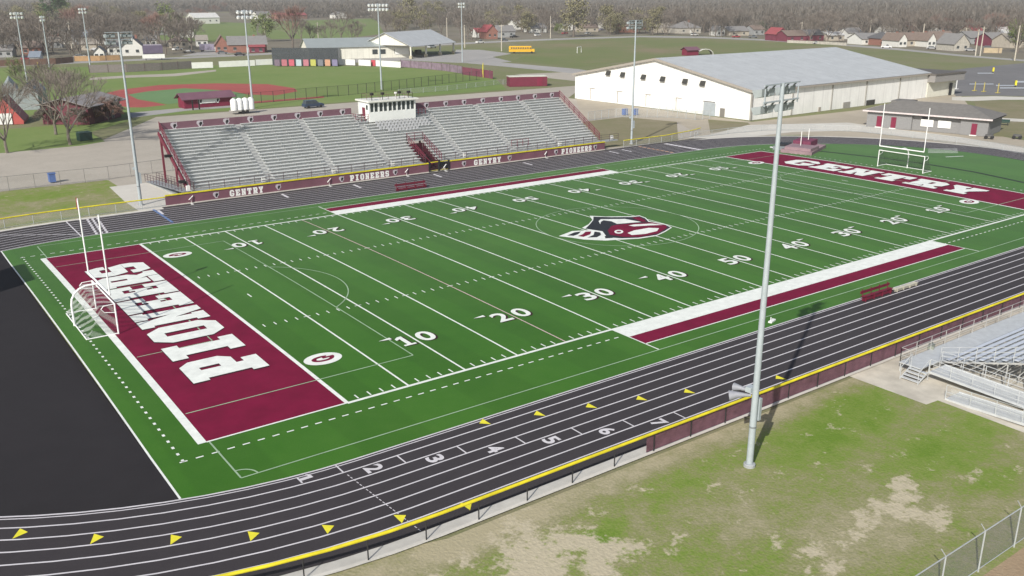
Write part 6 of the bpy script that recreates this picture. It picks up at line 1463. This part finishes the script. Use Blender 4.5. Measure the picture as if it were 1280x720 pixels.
# ---- the far woods, one mass
import numpy as np
rs = np.random.default_rng(4)
def bound(px):
    return np.interp(px, [-80, 180, 200, 320, 322, 480, 482, 640, 800, 1000, 1300], [27, 24, 14, 12, 20, 20, 26, 33, 35, 40, 46])
V, Fc = [], []
n_tree = 12500
pxs = rs.uniform(-90, 1370, n_tree); pb = bound(pxs); dmin = 25.12*1135.6/(pb+6.5); u = rs.random(n_tree)
dist = dmin*np.exp(u**1.15*np.log(5200/dmin))
K = 44
tx = (pxs-640)/F
dirx = fw.x+rt.x*tx; diry = fw.y+rt.y*tx; nn = np.hypot(fw.x, fw.y)
bx = CAM.x+dirx/nn*dist; by = CAM.y+diry/nn*dist
H_ = rs.uniform(11, 18, n_tree); Wc = rs.uniform(3.5, 6, n_tree)*np.clip(dist/1100, 1, 2.8)
ang = rs.uniform(0, 2*np.pi, (n_tree, K)); zz = rs.uniform(.25, .98, (n_tree, K))
rad = np.sqrt(rs.uniform(.05, 1, (n_tree, K)))*Wc[:, None]*np.sqrt(np.clip(1-((zz-.55)/.5)**2, .05, 1))
tipx = bx[:, None]+np.cos(ang)*rad; tipy = by[:, None]+np.sin(ang)*rad; tipz = zz*H_[:, None]
r2 = rad*rs.uniform(.2, .7, (n_tree, K)); bsx = bx[:, None]+np.cos(ang+.3)*r2; bsy = by[:, None]+np.sin(ang+.3)*r2; bsz = tipz-rs.uniform(1.5, 4.5, (n_tree, K))
wdt = rs.uniform(.10, .32, (n_tree, K))*np.clip(dist/800, 1, 4)[:, None]; pa = rs.uniform(0, 2*np.pi, (n_tree, K))
ox, oy = np.cos(pa)*wdt, np.sin(pa)*wdt
v0 = np.stack([bsx-ox, bsy-oy, bsz], -1); v1 = np.stack([bsx+ox, bsy+oy, bsz], -1); v2 = np.stack([tipx+ox*.6, tipy+oy*.6, tipz], -1); v3 = np.stack([tipx-ox*.6, tipy-oy*.6, tipz], -1)
quads = np.stack([v0, v1, v2, v3], 2).reshape(-1, 4, 3)
# trunks
tw_ = .22*np.clip(dist/900, 1, 2.5); ta = rs.uniform(0, 6.28, n_tree); cx_, cy_ = np.cos(ta)*tw_, np.sin(ta)*tw_
for (sx, sy_) in ((cx_, cy_), (-cy_, cx_)):
    t_ = np.stack([np.stack([bx-sx, by-sy_, np.zeros(n_tree)], -1), np.stack([bx+sx, by+sy_, np.zeros(n_tree)], -1), np.stack([bx+sx*.4, by+sy_*.4, H_*.7], -1), np.stack([bx-sx*.4, by-sy_*.4, H_*.7], -1)], 1)
    quads = np.concatenate([quads, t_])
def np_mesh(name, q, m_):
    nq = len(q); me = bpy.data.meshes.new(name); me.vertices.add(nq*4); me.vertices.foreach_set('co', q.reshape(-1).astype(np.float32))
    me.loops.add(nq*4); me.loops.foreach_set('vertex_index', np.arange(nq*4, dtype=np.int32)); me.polygons.add(nq)
    me.polygons.foreach_set('loop_start', np.arange(0, nq*4, 4, dtype=np.int32)); me.materials.append(m_); me.update(calc_edges=True)
    o = bpy.data.objects.new(name, me); COL.objects.link(o); return o
WDM = leafm('woodland_twigs', (.116, .104, .090), (.20, .182, .16)); wo = np_mesh('woods', quads, WDM)
tag(wo, 'dense leafless grey-brown woods filling the horizon behind the town', 'woods', kind='stuff')
fl = MB(); Fp = [tuple(at(px, float(bound(px))+2)[:2]) for px in (-80, 180, 200, 320, 322, 480, 482, 640, 800, 1000, 1300)]
fl.sheet(Fp+[(5500, 1200), (5500, 6500), (-2500, 6500)], -.049); st('', fl.build('woodland_floor', ground_mat('leaf_litter', [(.3, (.10, .085, .065)), (.7, (.17, .145, .115))], (.01, .05, .4), dirt_thr=2)))

# ------------------------------------------------------------------ light
AZ, EL = R(29.3+180), R(35)
sv = Vector((math.cos(AZ)*math.cos(EL), math.sin(AZ)*math.cos(EL), math.sin(EL)))
sl = bpy.data.lights.new('sun', 'SUN'); sl.energy = 4.7; sl.angle = R(.6); sl.color = (1, .955, .89)
so = bpy.data.objects.new('sun', sl); COL.objects.link(so); so.rotation_euler = sv.to_track_quat('Z', 'Y').to_euler()
wd = bpy.data.worlds.new('World'); SC.world = wd; wd.use_nodes = True; nt = wd.node_tree
sk = nt.nodes.new('ShaderNodeTexSky'); sk.sky_type = 'NISHITA'; sk.sun_disc = False; sk.sun_elevation = EL; sk.sun_rotation = math.pi/2-AZ
sk.air_density = 1.0; sk.dust_density = 2.0
bg = nt.nodes['Background']; bg.inputs['Strength'].default_value = .10; nt.links.new(sk.outputs['Color'], bg.inputs['Color'])
SC.view_settings.view_transform = 'Standard'; SC.view_settings.look = 'None'; SC.view_settings.exposure = 0.05; SC.view_settings.gamma = 1
SC.view_settings.use_curve_mapping = False
SC.cycles.max_bounces = 5; SC.cycles.transparent_max_bounces = 16

# ------------------------------------------------------------------ haze
hz = MB(); hz.box((1500, 2700, 14), (9400, 8800, 30.4)); ho = hz.build('haze', [])
hm = bpy.data.materials.new('haze_air'); hm.use_nodes = True; nt = hm.node_tree; nt.nodes.remove(nt.nodes['Principled BSDF'])
pvn = nt.nodes.new('ShaderNodeVolumePrincipled'); pvn.inputs['Color'].default_value = (1, .965, .90, 1); pvn.inputs['Density'].default_value = .00026; pvn.inputs['Anisotropy'].default_value = .2
nt.links.new(pvn.outputs['Volume'], nt.nodes['Material Output'].inputs['Volume']); ho.data.materials.append(hm); ho['kind'] = 'stuff'
